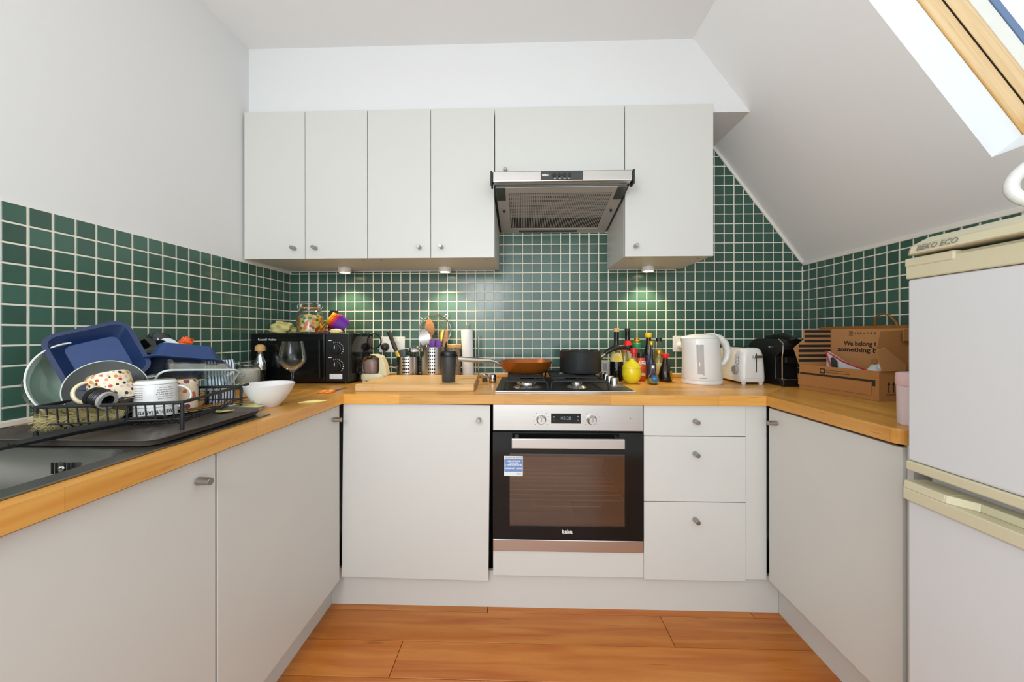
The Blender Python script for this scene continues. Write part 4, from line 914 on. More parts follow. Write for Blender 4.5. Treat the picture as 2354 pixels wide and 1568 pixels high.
# chopping board
cb = MB().prism([(.622, -.540), (1.128, -.536), (1.102, -.170), (.640, -.185)], HW, HW+.0285).build('chopping_board', M['board'], None, 0, bevel=.0025)
tag(cb, 'thick wooden chopping board at the front of the back worktop', 'chopping board'); ZC = HW+.0285
c = thing('canister', 'dark grey canister with a black lid standing on the chopping board', 'canister', (1.003, -.447, ZC))
lathe_obj([(0, 0), (.027, 0), (.029, .003), (.0335, .112), (.0335, .113), (0, .113)], 'body', M['charcoal'], c, 40)
lathe_obj([(0, .1135), (.040, .1135), (.041, .116), (.041, .121), (.036, .122), (.036, .133), (.034, .136), (.030, .136), (.030, .128), (0, .128)], 'lid', M['black'], c, 40)
# perforated steel utensil pots
def pot_(name, lab, x, y, r, hh, rows_, cols):
    c = thing(name, lab, 'utensil pot', (x, y, HW))
    lathe_obj([(0, 0), (r, 0), (r, hh), (r-.0015, hh), (r-.0015, .003), (0, .003)], 'pot', M['steel'], c, 40)
    hb = MB()
    for i in range(40):
        if (i % 10) in cols:
            for j in range(rows_):
                a = 2*pi*i/40; T = Matrix.Rotation(a, 4, 'Z') @ Matrix.Translation((0, -r-.0003, .022+.0175*j)) @ FRONT
                hb.prism([(.0042*cos(k*pi/4), .0042*sin(k*pi/4)) for k in range(8)], 0, .0004, T)
    hb.build('holes', M['dark'], c, 0)['kind'] = 'stuff'
    lathe_obj([(r-.0008, hh-.001), (r+.0012, hh), (r, hh+.0015), (r-.002, hh)], 'rim', M['chrome'], c, 40, c0=False, c1=False); return c
pot_('utensil_pot', 'shorter perforated steel utensil pot behind the chopping board', .712, -.098, .060, .120, 6, (0, 1, 2, 9))
pot_('utensil_pot', 'taller perforated steel utensil pot with spoons and strainer behind the grey canister', .850, -.098, .066, .172, 9, (0, 1, 2, 9))
def utensil(name, lab, cat, p0, p1, group='utensils in the steel pots'):
    """local Z runs from the foot p0 to the head p1"""
    p0, p1 = Vector(p0), Vector(p1); d = (p1-p0).normalized()
    X = Vector((1, 0, 0)); X = (X-d*X.dot(d)).normalized(); m = Matrix((X, d.cross(X), d)).transposed().to_4x4(); m.translation = p0
    o = thing(name, lab, cat, group=group); o.matrix_basis = m; return o, (p1-p0).length
def spoonhead(z0, L_, w, dep, T=None):
    rings = []
    for i in range(9):
        t_ = i/8; ww = max(.003, w*math.sin(pi*min(.97, .12+t_*.85))**.7); rings.append([(ww*cos(a*pi/8), -dep*sin(pi*t_)*(1 if k == 0 else .8)+(.0015 if k == 0 else -.0015), z0+L_*t_) for k in (0, 1) for a in ([0, 2, 4, 6, 8] if k == 0 else [8, 6, 4, 2, 0])])
    return rings
o, l_ = utensil('carving_knife', 'black-handled knife with a steel butt leaning left in the shorter steel pot', 'knife', (.700, -.10, .890), (.588, -.055, 1.142))
MB().loft([rrect(.020, .014, .005, 4, l_-.125), rrect(.024, .017, .006, 4, l_-.10), rrect(.021, .016, .006, 4, l_-.05), rrect(.023, .018, .006, 4, l_-.006)]).build('handle', M['black'], o, 50)
MB().loft([rrect(.020, .015, .005, 4, l_-.006), rrect(.018, .013, .005, 4, l_)]).build('butt_cap', M['steel'], o, 50)
MB().loft([rrect(.026, .006, .002, 3, .01), rrect(.020, .008, .002, 3, l_-.125)]).build('wooden_bolster', M['gold'], o, 50)
o, l_ = utensil('ladle', 'shiny steel ladle head resting at the rim of the shorter steel pot', 'ladle', (.705, -.09, .890), (.742, -.085, 1.048))
MB().cyl((0, 0, .01), (0, 0, l_-.02), .004, n=10).build('handle', M['steel'], o)
MB().lathe([(.040, 0), (.036, .018), (.022, .031), (0, .036), (0, .034), (.021, .029), (.0345, .017), (.0385, 0)], 28, Matrix.Translation((.012, -.01, l_-.02)) @ Matrix.Rotation(radians(-18), 4, 'Y')).build('bowl', M['chrome'], o)
o, l_ = utensil('peeler', 'black rubber-handled peeler in the shorter steel pot', 'peeler', (.73, -.11, .890), (.745, -.125, 1.030))
MB().loft([rrect(.010, .010, .004, 4, .01), rrect(.014, .012, .005, 4, .09), rrect(.030, .014, .006, 4, .12), rrect(.028, .010, .004, 4, l_)]).build('handle', M['black'], o, 50)
o, l_ = utensil('spatula', 'dark silicone spatula head in the shorter steel pot', 'spatula', (.69, -.085, .890), (.665, -.07, 1.035))
MB().loft([rrect(.010, .008, .003, 4, .01), rrect(.012, .008, .003, 4, .09), rrect(.042, .010, .004, 4, .105), rrect(.046, .008, .003, 4, l_)]).build('blade', M['charcoal'], o, 50)
o, l_ = utensil('wooden_spoon', 'brown wooden spoon standing highest in the taller steel pot', 'spoon', (.862, -.095, .890), (.820, -.075, 1.205))
MB().cyl((0, 0, .01), (0, 0, l_-.085), .006, .0055, 12).build('handle', M['spoonwood'], o)
MB().loft(spoonhead(l_-.09, .09, .026, .010)).build('spoon_bowl', M['spoonwood'], o, 60)
o, l_ = utensil('serving_spoon', 'large shiny steel serving spoon in the taller steel pot', 'spoon', (.855, -.12, .890), (.795, -.10, 1.150))
MB().cyl((0, 0, .01), (0, 0, l_-.08), .004, n=10).build('handle', M['steel'], o)
MB().loft(spoonhead(l_-.095, .095, .032, .012)).build('spoon_bowl', M['steel'], o, 60)
o, l_ = utensil('tongs', 'brass-coloured slotted tongs at the right of the taller steel pot', 'tongs', (.868, -.115, .890), (.912, -.10, 1.145))
for k in (-1, 1):
    MB().loft([rrect(.010, .003, .001, 2, .01, k*.004, 0), rrect(.012, .003, .001, 2, l_-.08, k*.010, 0), rrect(.022, .004, .0015, 2, l_-.03, k*.014, 0), rrect(.016, .003, .001, 2, l_, k*.010, 0)]).build('arm', M['gold'] if k < 0 else M['spoonwood'], o, 50)
for i, (xa, za) in enumerate(((.852, 1.095), (.888, 1.088))):
    o, l_ = utensil('silicone_spatula', 'purple silicone spatula at the %s of the pair in the taller steel pot' % ('left', 'right')[i], 'spatula', (.855+.012*i, -.13, .890), (xa, -.135, za))
    MB().cyl((0, 0, .01), (0, 0, l_-.05), .0045, n=10).build('handle', M['purple'], o)
    MB().loft([rrect(.008, .008, .003, 3, l_-.055), rrect(.030, .010, .004, 3, l_-.035), rrect(.030, .008, .003, 3, l_-.006), rrect(.022, .005, .002, 3, l_)]).build('blade', M['purple'], o, 50)
# round strainer behind
c = thing('strainer', 'round wire strainer with a steel rim standing behind the utensils', 'strainer', (.846, -.052, 1.142), (radians(84), 0, 0))
MB().tube([(.089*cos(a*pi/24), .089*sin(a*pi/24), 0) for a in range(48)], .0034, 8, closed=True).build('rim', M['chrome'], c)
mesh_ = MB()
for i in range(1, 20):
    t_ = -.085+.17*i/20; w_ = math.sqrt(.0875**2-t_**2)
    for ax in (0, 1):
        pts = []
        for k in range(9):
            u_ = -w_+2*w_*k/8; q = (u_, t_) if ax == 0 else (t_, u_); pts.append((q[0], q[1], -.03*(1-(q[0]**2+q[1]**2)/.0875**2)))
        mesh_.tube(pts, .0005, 4)
mesh_.build('wire_mesh', M['steel'], c)['kind'] = 'stuff'
for sx_, a_ in ((1, 52), (-1, 142)):
    a_ = radians(a_); u_ = Vector((cos(a_), sin(a_), 0)); v_ = Vector((-sin(a_), cos(a_), 0))
    MB().tube([u_*.089+v_*.007, u_*.108+v_*.008, u_*.114, u_*.108-v_*.008, u_*.089-v_*.007], .0022, 6).build('hook', M['chrome'], c)
MB().tube([(0, -.09, 0), (0, -.13, 0), (0, -.20, .0)], [.005, .004, .0035], 8).build('handle', M['steel'], c)
# patterned canister, kitchen roll
c = thing('canister', 'brown leaf-patterned canister with a wooden lid left of the kitchen roll', 'canister', (.957, -.070, HW))
lathe_obj([(0, 0), (.036, 0), (.0365, .002), (.0365, .165), (.034, .168), (0, .168)], 'body', M['bark'], c, 40)
lathe_obj([(0, .1685), (.0375, .1685), (.0385, .171), (.0385, .183), (.036, .186), (0, .186)], 'lid', M['oakcap'], c, 40)
c = thing('paper_roll_holder', 'steel paper towel stand with a thin roll and a side arm left of the hob', 'paper towel holder', (1.035, -.062, HW))
lathe_obj([(0, 0), (.062, 0), (.062, .004), (.058, .006), (0, .006)], 'base', M['steel'], c, 40)
MB().tube([(0, 0, .006), (-.010, 0, .285), (-.009, 0, .292), (-.002, 0, .298), (.004, 0, .294)], .003, 8).build('pole', M['chrome'], c)
MB().tube([(.058, -.01, .005), (.056, -.01, .19), (.054, -.01, .228), (.0545, -.01, .232)], .0035, 8).build('side_arm', M['chrome'], c)
MB().lathe([(.008, .007), (.030, .007), (.031, .01), (.0325, .262), (.031, .266), (.008, .266)], 36, Matrix.Rotation(radians(-1.8), 4, 'Y'), c0=False, c1=False).build('paper_roll', M['paper'], c)
# salt and pepper
c = thing('salt_shaker', 'small chrome salt shaker at the left edge of the gas hob', 'shaker', (1.183, -.235, HW))
lathe_obj([(0, 0), (.017, 0), (.018, .002), (.018, .030), (.016, .037), (.008, .042), (0, .043)], 'body', M['chrome'], c, 28); lathe_obj([(.0182, .001), (.0186, .001), (.0186, .006), (.0182, .006)], 'base_ring', M['black'], c, 28, c0=False, c1=False)
c = thing('pepper_shaker', 'small glass pepper shaker with a steel top left of the chrome one', 'shaker', (1.142, -.222, HW))
lathe_obj([(0, 0), (.014, 0), (.015, .002), (.015, .028), (0, .028)], 'body', M['clear'], c, 28); lathe_obj([(0, .001), (.013, .001), (.013, .018), (0, .018)], 'pepper', M['bristle2'], c, 20); lathe_obj([(0, .0285), (.0155, .0285), (.0155, .036), (.010, .042), (0, .042)], 'top', M['steel'], c, 28)
# frying pan and saucepan on the hob
c = thing('frying_pan', 'copper-coloured frying pan with a steel handle on the left of the gas hob', 'pan', (1.350, -.205, .9284))
lathe_obj([(0, 0), (.098, 0), (.104, .003), (.118, .020), (.131, .050), (.134, .056)], 'outer', M['copper'], c, 64, c1=False)
lathe_obj([(.134, .056), (.136, .0575), (.132, .0575), (.128, .051), (.114, .021), (.100, .006), (0, .005)], 'lining', M['copperin'], c, 64, c0=False)
h_ = MB(); pts = [(-.112, -.02, .030), (-.130, -.028, .042), (-.150, -.035, .053), (-.175, -.043, .061), (-.25, -.066, .066), (-.315, -.088, .0725), (-.330, -.093, .074)]
h_.tube(pts, [.010, .009, .0085, .010, .0125, .0125, .009], 12, flat=.62).build('handle', M['steel'], c, 60)
MB().lathe([(0, 0), (.011, 0), (.009, .004), (0, .005)], 14, Matrix.Translation((-.1165, -.021, .028)) @ Matrix.Rotation(radians(-70), 4, 'Y')).build('rivet', M['chrome'], c)
c = thing('saucepan', 'dark grey saucepan with a curved black handle on the right of the gas hob', 'pan', (1.622, -.225, .9284))
lathe_obj([(0, 0), (.092, 0), (.099, .004), (.103, .014), (.103, .106), (.1045, .109), (.102, .110), (.0995, .107), (.0995, .014), (.090, .006), (0, .005)], 'body', M['anod'], c, 64)
MB().tube([(.101, .0, .080), (.112, 0, .086), (.122, 0, .094)], [.012, .010, .009], 12, flat=1.5).build('handle_bracket', M['chrome'], c)
MB().tube([(.115, 0, .088), (.132, 0, .103), (.155, 0, .117), (.185, .004, .125), (.215, .010, .126), (.240, .016, .121)], [.009, .0115, .0135, .0140, .0130, .008], 12, flat=1.3).build('handle', M['black'], c, 60)
MB().tube([(.228, .012, .131), (.240, .015, .136), (.246, .017, .131), (.240, .015, .125)], .002, 6, closed=True).build('hanging_loop', M['chrome'], c)

# ------------------------------------------------------------------ bottles right of the hob
def lathe_band(r0, r1, z0, z1, name, m, parent): lathe_obj([(r0, z0), (r0+.0006, z0), (r1+.0006, z1), (r1, z1)], name, m, parent, 36, c0=False, c1=False)
GB = 'bottles right of the gas hob'
def bottle(lab, x, y, prof, mb_, caps, labels=(), fill=None):
    c = thing('bottle', lab, 'bottle', (x, y, HW), group=GB)
    lathe_obj(prof, 'body', mb_, c, 36)
    if fill: lathe_obj(fill[0], 'contents', fill[1], c, 28)
    for pr, m in caps: lathe_obj(pr, 'cap', m, c, 28)
    for (r0, r1, z0, z1, m) in labels: lathe_band(r0, r1, z0, z1, 'label', m, c)
    return c
def capp(r, z0, z1): return [(0, z0), (r, z0), (r*1.02, z0+.002), (r*1.02, z1-.002), (r*.94, z1), (0, z1)]
c = bottle('tall dark cordial bottle with a cream lemon label under the saucepan handle', 1.818, -.160, [(0, 0), (.032, 0), (.034, .004), (.0345, .06), (.034, .095), (.0165, .178), (.0130, .195), (.0130, .252), (0, .252)], M['darkglass'], [(capp(.0145, .2525, .272), M['oakcap'])], [(.0335, .0182, .100, .172, M['labelcream'])])
c_lem = MB().lathe([(0, 0), (.013, 0), (.013, .0006), (0, .0006)], 20, Matrix.Translation((-.004, -.0332, .118)) @ Matrix.Rotation(radians(-18), 4, 'X') @ FRONT).build('label_lemon', M['yellow'], c)
text('Sirop', .011, M['labelblue'], c, Matrix.Translation((0, -.0263, .150)) @ Matrix.Rotation(radians(-17), 4, 'X') @ FRONT, width=.026, bold=.0005)
bottle('tall black-green bottle with a red neck band behind the saucepan handle', 1.905, -.052, [(0, 0), (.026, 0), (.028, .004), (.028, .150), (.024, .178), (.0145, .205), (.0130, .215), (.0130, .255), (0, .255)], M['greenglass'], [(capp(.0145, .2555, .272), M['black'])], [(.0241, .0146, .180, .205, M['red']), (.0282, .0282, .07, .15, M['labelwhite'])])
bottle('bottle with a coral red screw cap behind the yellow lemon pot', 1.872, -.122, [(0, 0), (.019, 0), (.020, .003), (.020, .11), (.013, .135), (.011, .150), (0, .150)], M['oil'], [(capp(.0175, .1505, .174), M['pinkred'])], [(.0202, .0202, .03, .10, M['labelcream'])])
bottle('small bottle with a bright red cap and red neck behind the lemon pot', 1.902, -.178, [(0, 0), (.018, 0), (.019, .003), (.019, .10), (.012, .125), (0, .125)], M['clear'], [(capp(.0175, .142, .168), M['red']), ([(0, .1255), (.012, .1255), (.012, .1415), (0, .1415)], M['red'])], [], ([(0, .003), (.0175, .004), (.0175, .09), (0, .09)], M['pinkred']))
bottle('clear bottle with a green collar and a pale gold top', 1.950, -.072, [(0, 0), (.022, 0), (.024, .003), (.024, .125), (.017, .150), (.014, .165), (0, .165)], M['clear'], [(capp(.0225, .166, .192), M['green']), ([(0, .1925), (.016, .1925), (.017, .205), (.014, .207), (.014, .222), (0, .223)], M['gold'])], [(.0242, .0242, .03, .115, M['labelwhite'])], ([(0, .003), (.0225, .004), (.0225, .07), (0, .07)], M['powder']))
text('||', .05, M['ink'], c_lem.parent, Matrix.Translation((0, 0, -.5)), width=.001) if False else None
bottle('dark sauce bottle with a yellow screw cap', 2.010, -.078, [(0, 0), (.021, 0), (.023, .003), (.023, .14), (.016, .175), (.0135, .19), (.0135, .222), (0, .222)], M['darkglass'], [(capp(.0165, .2225, .245), M['yellow'])], [(.0232, .0232, .05, .13, M['labelblue'])])
c = bottle('orange squeeze bottle with a black flip cap and white lettering', 1.946, -.150, [(0, 0), (.024, 0), (.026, .004), (.0275, .05), (.026, .085), (.0215, .108), (.020, .118), (0, .118)], M['orange'], [(capp(.0185, .1185, .142), M['black'])], [])
text('IJSJ', .020, M['whiteink'], c, Matrix.Translation((0, -.0250, .094)) @ Matrix.Rotation(radians(-8), 4, 'X') @ FRONT, bold=.0006, width=.032); text('SAUS', .012, M['pinkred'], c, Matrix.Translation((0, -.0279, .066)) @ FRONT, width=.030, bold=.0005)
MB().lathe([(0, 0), (.014, 0), (.014, .0008), (0, .0008)], 24, Matrix.Translation((.002, -.0275, .034)) @ FRONT, sy=.6).build('printed_oval', M['labelcream'], c)
bottle('slim clear bottle with a gold cap and a navy label', 1.982, -.205, [(0, 0), (.020, 0), (.0215, .003), (.0215, .095), (.013, .125), (.0115, .14), (.0115, .185), (0, .185)], M['clear'], [(capp(.0145, .1855, .206), M['gold'])], [(.0217, .0217, .035, .090, M['labelblue'])], ([(0, .003), (.020, .004), (.020, .06), (0, .06)], M['labelblue']))
c = bottle('little round-bellied bottle with a blue round label, frontmost of the bottles', 1.960, -.290, [(0, 0), (.020, 0), (.0245, .006), (.0255, .020), (.022, .038), (.0105, .058), (.0085, .075), (0, .075)], M['clear'], [(capp(.0095, .0755, .090), M['chrome'])], [], ([(0, .003), (.019, .004), (.0235, .018), (.019, .03), (0, .03)], M['oil']))
MB().lathe([(0, 0), (.0155, 0), (.0155, .0008), (0, .0008)], 24, Matrix.Translation((0, -.0252, .030)) @ Matrix.Rotation(radians(-12), 4, 'X') @ FRONT).build('round_label', M['labelteal'], c); text('no.1', .009, M['whiteink'], c, Matrix.Translation((0, -.0264, .030)) @ Matrix.Rotation(radians(-12), 4, 'X') @ FRONT)
bottle('clear oil bottle with a black pourer and pale contents at the back', 2.070, -.066, [(0, 0), (.026, 0), (.0285, .004), (.0285, .12), (.022, .155), (.0125, .180), (.0115, .200), (0, .200)], M['clear'], [(capp(.0145, .2005, .220), M['black'])], [(.0287, .0287, .03, .085, M['labelwhite'])], ([(0, .003), (.027, .004), (.027, .12), (.021, .15), (0, .15)], M['oil']))
bottle('small bottle with a gold and red cap between the oil and the soy bottles', 2.048, -.128, [(0, 0), (.018, 0), (.0195, .003), (.0195, .10), (.012, .12), (.011, .135), (0, .135)], M['oil'], [(capp(.0150, .1355, .158), M['gold'])], [(.0197, .0197, .03, .09, M['labelcream'])])
c = bottle('soy sauce bottle with a flared red cap and a brown label at its side', 2.056, -.192, [(0, 0), (.030, 0), (.032, .003), (.0315, .030), (.026, .065), (.014, .095), (.012, .110), (.012, .118), (0, .118)], M['soyliq'], [([(0, .1185), (.013, .1185), (.014, .122), (.019, .1235), (.021, .1385), (.019, .141), (0, .141)], M['red'])], [])
MB().prism([(-.009, -.022), (.009, -.022), (.012, .022), (-.006, .022)], 0, .0008, Matrix.Rotation(radians(38), 4, 'Z') @ Matrix.Translation((0, -.0312, .034)) @ Matrix.Rotation(radians(-9), 4, 'X') @ FRONT).build('label', M['gold'], c, 0)
c = thing('carton', 'small white carton half hidden behind the cordial bottle', 'carton', (1.778, -.085, HW))
MB().box(-.024, .024, -.02, .02, 0, .098).build('box', M['labelwhite'], c, 0, bevel=.001); MB().box(-.018, .004, -.0208, -.02, .045, .085).build('print', M['toastgrey'], c, 0)
# lemon pot
x, y = 1.866, -.262
c = thing('lemon_pot', 'yellow ceramic lemon-shaped pot with a green leaf on its lid beside the hob', 'pot', (x, y, HW))
lathe_obj([(0, 0), (.020, 0), (.030, .006), (.041, .025), (.0455, .046), (.0445, .066), (.042, .075), (.040, .075), (.040, .07), (0, .07)], 'pot', M['lemon'], c, 40)
lathe_obj([(.0400, .0755), (.0445, .0755), (.043, .084), (.034, .097), (.022, .106), (.014, .113), (.009, .120), (0, .122)], 'lid', M['lemon'], c, 40, c0=True)
b = MB(); b.loft([[(-.004-.026*t_, -.009*sin(pi*max(.05, min(.95, t_))), .118+.004*t_-.012*t_*t_), (-.004-.026*t_, 0, .1215+.004*t_-.012*t_*t_), (-.004-.026*t_, .009*sin(pi*max(.05, min(.95, t_))), .118+.004*t_-.012*t_*t_)] for t_ in [i/8 for i in range(9)]]); b.build('leaf', M['leaf'], c, 60)

# ------------------------------------------------------------------ kettle, toaster, coffee machine
c = thing('kettle', 'white plastic electric kettle with a grey water window and a looped handle', 'kettle', (2.213, -.245, HW))
def ell(rx, ry, z, cx=0, n=40, sp=0):
    pts = []
    for i in range(n):
        a = 2*pi*i/n; x_ = rx*cos(a); 
        if sp and cos(a) < -.6: x_ -= sp*((-cos(a)-.6)/.4)**2
        pts.append((cx+x_, ry*sin(a), z))
    return pts
MB().loft([ell(.092, .078, 0), ell(.095, .081, .003), ell(.095, .081, .016), ell(.092, .079, .019)]).build('base', M['white'], c, 40)
MB().loft([ell(.092, .079, .0195), ell(.094, .080, .026), ell(.089, .077, .10, -.002), ell(.086, .072, .17, -.004, sp=.002), ell(.085, .070, .205, -.004, sp=.010), ell(.083, .067, .219, -.004, sp=.016)]).build('body', M['white'], c, 40)
MB().loft([ell(.083, .067, .2195, -.004, sp=.016), ell(.078, .062, .228, -.003, sp=.014), ell(.062, .050, .236), ell(.035, .028, .241), ell(.012, .010, .242)]).build('lid', M['white'], c, 40)
MB().tube([(.015, 0, .233), (.050, 0, .233), (.086, 0, .221), (.112, 0, .196), (.124, 0, .160), (.121, 0, .126), (.104, 0, .097), (.070, 0, .078)], [.010, .0145, .017, .017, .016, .0145, .012, .008], 14, flat=1.3).build('handle', M['white'], c, 60)
win_ = MB(); ywin = lambda x_, z_: -(.0795-.0075*((z_-.026)/.144))*math.sqrt(max(.05, 1-(x_/.09)**2))-.0012
ring = [(x_, z_) for x_, z_ in ((-.050, .048), (-.046, .045), (-.028, .045), (-.024, .048), (-.027, .188), (-.031, .191), (-.048, .191), (-.052, .188))]
def strip(x0, x1, z0, z1, off, name, m, par):
    b = MB(); n_ = 8
    b.loft([[(x0, ywin(x0, z0+(z1-z0)*i/n_)-off, z0+(z1-z0)*i/n_), (x1, ywin(x1, z0+(z1-z0)*i/n_)-off, z0+(z1-z0)*i/n_), (x1, ywin(x1, z0+(z1-z0)*i/n_)+.004, z0+(z1-z0)*i/n_), (x0, ywin(x0, z0+(z1-z0)*i/n_)+.004, z0+(z1-z0)*i/n_)] for i in range(n_+1)]); return b.build(name, m, par, 30)
fr_ = strip(-.053, -.024, .046, .190, .0006, 'window_frame', M['toastgrey'], c); strip(-.0505, -.0265, .050, .186, .0014, 'water_window', M['wgrey'], c)
text('Cookworks', .008, M['greyink'], c, Matrix.Translation((-.030, -.0785, .033)) @ Matrix.Rotation(radians(-18), 4, 'Z') @ FRONT, width=.032)
MB().box(.084, .0905, -.012, .012, .060, .072).build('switch', M['toastgrey'], c, 0, bevel=.002)
c = thing('toaster', 'white two-slice toaster with a grey browning knob right of the kettle', 'toaster', (2.430, -.182, HW)); tw, tl = .116, .245
for x, y in ((-.04, -.105), (.04, -.105), (-.04, .105), (.04, .105)): MB().lathe([(0, 0), (.009, 0), (.013, .022), (0, .022)], 16, Matrix.Translation((x, y, 0))).build('foot', M['white'], c)
MB().loft([rrect(tw-.006, tl-.006, .02, 5, .012), rrect(tw, tl, .022, 5, .022), rrect(tw-.002, tl-.002, .022, 5, .030)]).build('base', M['white'], c, 40)
MB().loft([rrect(tw, tl, .022, 5, .0305), rrect(tw-.004, tl-.004, .024, 5, .10), rrect(tw-.010, tl-.010, .026, 5, .142), rrect(tw-.018, tl-.018, .026, 5, .160), rrect(tw-.034, tl-.034, .024, 5, .172), rrect(tw-.056, tl-.056, .018, 5, .175)]).build('shell', M['white'], c, 50)
for x in (-.018, .018): MB().box(x-.008, x+.008, -.085, .085, .1752, .1762).build('bread_slot', M['dark'], c, 0)
MB().box(.0085, .0115, -.1232, -.120, .058, .148).build('lever_slot', M['dark'], c, 0)
MB().loft([rrect(.042, .012, .005, 4, .128, .012, -.1275), rrect(.044, .014, .006, 4, .133, .012, -.1275), rrect(.042, .012, .005, 4, .139, .012, -.1275)]).build('lever', M['steel'], c, 50)
TX = lambda y, z: Matrix.Translation((-.0585, y, z)) @ FACE_MX
MB().lathe([(0, 0), (.0215, 0), (.0205, .010), (.018, .012), (0, .012)], 28, TX(-.075, .068)).build('browning_knob', M['toastgrey'], c)
for z in (.103, .118, .133): MB().lathe([(0, 0), (.0065, 0), (.0065, .003), (.005, .0035), (0, .0035)], 18, TX(-.088, z)).build('button', M['white'], c); MB().lathe([(.0066, -.0005), (.0078, -.0005), (.0078, .0012), (.0066, .0012)], 18, TX(-.088, z), c0=False, c1=False).build('button_ring', M['toastgrey'], c)
MB().box(-.0592, -.058, -.073, -.070, .102, .104).box(-.0592, -.058, -.066, -.062, .117, .119).build('symbols', M['ink'], c, 0)
c = thing('coffee_machine', 'black capsule coffee machine with a rounded top beside the cardboard box', 'coffee machine', (2.523, -.365, HW))
pf = [(0, 0), (.27, 0), (.27, .15)]+[(.19+.08*cos(radians(a)), .15+.068*sin(radians(a))) for a in range(10, 91, 10)]+[(.03, .218), (.012, .212), (0, .195), (0, .17), (.03, .15), (.055, .135), (.055, .03), (0, .03)]
YZ = Matrix(((0, 0, 1, 0), (1, 0, 0, 0), (0, 1, 0, 0), (0, 0, 0, 1)))
MB().prism(pf, 0, .105, YZ).build('body', M['black'], c, 40, bevel=.005, seg=3)
MB().tube([(.108, .03, .219), (.108, .002, .205), (.108, -.001, .18)], .004, 8).build('head_trim', M['charcoal'], c)
MB().tube([(-.0005, .006, .03), (-.0005, .006, .14), (-.0005, -.001, .165), (-.0005, -.001, .195), (-.0005, .03, .217)], .0028, 8).build('silver_edge', M['chrome'], c)
MB().lathe([(0, 0), (.006, 0), (.0055, .005), (0, .006)], 16, Matrix.Translation((-.0005, .09, .178)) @ FACE_MX).build('button', M['chrome'], c)
MB().box(.02, .085, .012, .05, .105, .135).build('spout', M['black'], c, 0, bevel=.004); MB().box(.008, .097, -.004, .052, .0305, .036).build('drip_grid', M['chrome'], c, 0, bevel=.001)
MB().tube([(.052, .16, .222), (.052, .06, .224), (.052, -.004, .203)], [.02, .022, .016], 10, flat=1.6).build('lever', M['blackgloss'], c)

# ------------------------------------------------------------------ cardboard box, contents, paper bag, pink tin
c = thing('cardboard_box', 'open brown cardboard delivery box with striped flaps beside the fridge', 'box', (2.605, -.731, HW), (0, 0, radians(8.7))); BD, BL, BH, t_ = .165, .318, .1075, .0035
MB().box(0, BD, 0, BL, .0005, .004).build('bottom', M['kraft'], c, 0)
fw = MB().box(0, t_, 0, BL, .004, BH).build('front_wall', M['kraft'], c, 0)
MB().box(BD-t_, BD, 0, BL, .004, BH).build('back_wall', M['kraftin'], c, 0)
sd = MB().box(t_, BD-t_, 0, t_, .004, BH).build('side_wall', M['kraft'], c, 0)
MB().box(t_, BD-t_, BL-t_, BL, .004, BH).build('side_wall', M['kraftin'], c, 0)
# tear strip, tuck flap and print on the front (faces -x)
MB().box(-.0006, 0, .012, BL-.004, .066, .074).build('tear_strip', M['stripe'], fw, 0); MB().box(-.0006, 0, .012, .022, .052, .066).build('tear_strip', M['stripe'], fw, 0)
MB().box(-.0030, 0, .024, BL+.004, .018, .062).build('tuck_flap', M['kraft'], fw, 0, bevel=.001)
q = MB().box(-.0006, 0, .200, .222, .078, .098).build('printed_mark', M['stripe'], fw, 0); MB().box(-.001, -.0006, .204, .218, .082, .094).build('printed_mark', M['kraft'], fw, 0)
MB().box(-.0006, 0, .105, .196, .092, .0935).box(-.0006, 0, .100, .196, .083, .0845).box(-.0006, 0, .1945, .196, .083, .0935).build('printed_arrow', M['stripe'], fw, 0)
# two arrows on the near side wall (faces -y)
for x in (.040, .060):
    MB().prism([(x-.0018, .030), (x+.0018, .030), (x+.0018, .058), (x+.006, .058), (x, .070), (x-.006, .058), (x-.0018, .058)], 0, .0006, FRONT).build('up_arrow', M['stripe'], sd, 0)
MB().box(.030, .070, -.0006, 0, .021, .0245).build('arrow_base', M['stripe'], sd, 0)
# lid standing up at the back
lt_ = .262
lid = MB().box(BD-t_, BD, .0, BL, BH+.0005, lt_).build('lid', M['kraftin'], c, 0)
lg = Matrix.Translation((BD-t_-.0003, .195, .243)) @ FACE_MX
text('S E P H O R A', .014, M['stripe'], lid, lg @ Matrix.Translation((.016, 0, 0)), width=.082, shear=.1)
for k in range(5): MB().box(-.048+.002*(k % 2), -.032+.002*(k % 2), -.008+.004*k-.0009, -.008+.004*k+.0009, 0, .0004, lg).build('emblem_bar', M['stripe'], lid, 0)
text('We belong to', .027, M['stripe'], lid, Matrix.Translation((BD-t_-.0003, .193, .200)) @ FACE_MX, width=.142, bold=.0006); text('something beautiful', .027, M['stripe'], lid, Matrix.Translation((BD-t_-.0003, .166, .174)) @ FACE_MX, width=.250, bold=.0006)
MB().box(BD-t_-.003, BD-t_-.0005, .02, .155, .108, .140).build('packing_tape', M['kraft'], lid, 0)
lf = MB().box(BD-.06, BD-t_-.0005, .0, .004, .215, lt_-.003).build('lid_flange', M['kraft'], lid, 0)
# striped far side flap
side = MB().prism([(.0, BH), (BD-.003, BH), (BD-.003, lt_-.002), (.020, lt_-.002), (.024, .217), (-.012, .190), (-.026, .178)], 0, t_, Matrix.Translation((0, BL+.0005+t_, 0)) @ FRONT).build('side_flap', M['kraftin'], c, 0)
for k in range(7):
    z0 = BH+.010+.0215*k; xl = -.008 if z0 < .165 else (-.006 if z0 < .19 else .022)
    MB().box(xl+.004, BD-.010, BL-.0006, BL+.0003, z0, z0+.0118).build('printed_stripe', M['stripe'], side, 0)
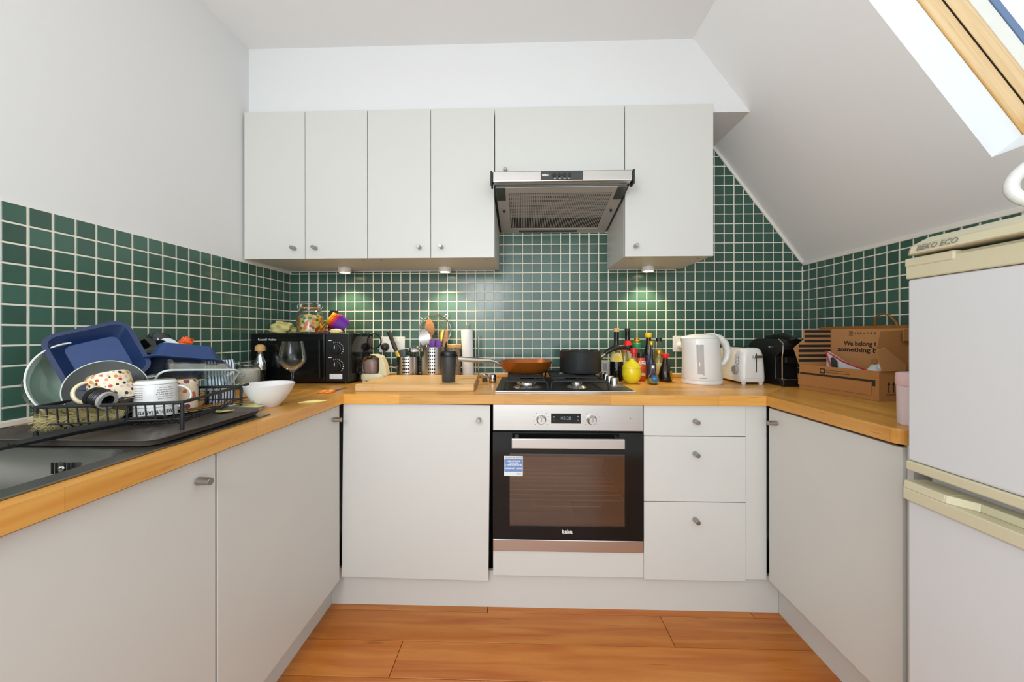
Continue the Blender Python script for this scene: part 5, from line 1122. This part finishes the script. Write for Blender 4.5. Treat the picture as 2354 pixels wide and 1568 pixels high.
# near side flaps folded up (kraft)
MB().prism([(-.028, .181), (.006, BH+.001), (.10, BH+.001), (.10, .132), (.008, .192)], 0, t_, Matrix.Translation((0, t_+.0005, 0)) @ Matrix.Rotation(radians(4), 4, 'X') @ FRONT).build('near_flap', M['kraftin'], c, 0)
MB().prism([(.010, .194), (.101, .134), (.101, BH+.001), (BD-.006, BH+.001), (BD-.010, .258), (.024, .250)], 0, t_, Matrix.Translation((.0, t_+.014, 0)) @ FRONT).build('near_flap', M['kraft'], c, 0)
pm = MB(); pts = []
p_ = thing('pouch', 'white and grey plastic pouch with a red edge inside the cardboard box', 'pouch', (2.672, -.530, HW+.0045), (0, 0, radians(8.7)))
MB().loft([[(-.006, y_, .0), (.012, y_, .0), (.016, y_+.004, z_), (-.002, y_+.002, z_)] for y_, z_ in ((-.085, .090), (-.03, .104), (.02, .120), (.06, .142), (.09, .160))]).build('body', M['whitebag'], p_, 50)
MB().tube([(-.003, -.086, .091), (-.003, -.028, .106), (-.003, .022, .122), (-.003, .062, .144), (-.003, .094, .163), (-.008, .080, .128), (-.010, .068, .100)], .0030, 6).build('red_seam', M['red'], p_)
MB().prism([(-.055, .02), (-.035, .02), (-.04, .12), (-.058, .138), (-.07, .132)], 0, .001, Matrix.Translation((-.0068, 0, 0)) @ FACE_MX).build('dark_print', M['charcoal'], p_, 0)
o = blob('plastic_bag', M['whitebag'], None, (.038, .05, .048), .3, 2.0, 7.7, flat=.1, loc=(2.692, -.655, HW+.004+.078)); tag(o, 'bundled white plastic bag in the near end of the cardboard box', 'bag')
c = thing('paper_bag', 'brown kraft paper bag with a twisted handle behind the cardboard box', 'bag', (2.832, -.40, HW))
MB().loft([[(x_, y_, z_) for x_, y_ in ((-.022, -.20), (.026, -.20), (.026, .22), (-.022, .22))] for z_ in (.0, .20)]+[[(x_, y_, .276) for x_, y_ in ((.004, -.20), (.016, -.20), (.016, .22), (.004, .22))]]).build('bag_body', M['kraftbag'], c, 0)
MB().tube([(.004, -.165, .25), (.000, -.160, .288), (-.004, -.135, .318), (-.006, -.105, .325), (-.006, -.080, .312), (.000, -.070, .285), (.004, -.068, .25)], .0045, 8, flat=.6).build('handle', M['kraftbag'], c)
c = thing('storage_tin', 'pale pink lidded tin at the end of the right worktop, partly behind the fridge', 'tin', (2.378, -1.083, HW))
lathe_obj([(0, 0), (.0395, 0), (.041, .002), (.0425, .104), (0, .104)], 'body', M['pink'], c, 44); lathe_obj([(0, .1045), (.0437, .1045), (.0445, .107), (.0445, .134), (.042, .138), (.039, .1385), (.037, .136), (0, .136)], 'lid', M['pinklid'], c, 44)
text('eve', .010, M['greyink'], c, Matrix.Rotation(radians(-20), 4, 'Z') @ Matrix.Translation((0, -.0424, .055)) @ FRONT)
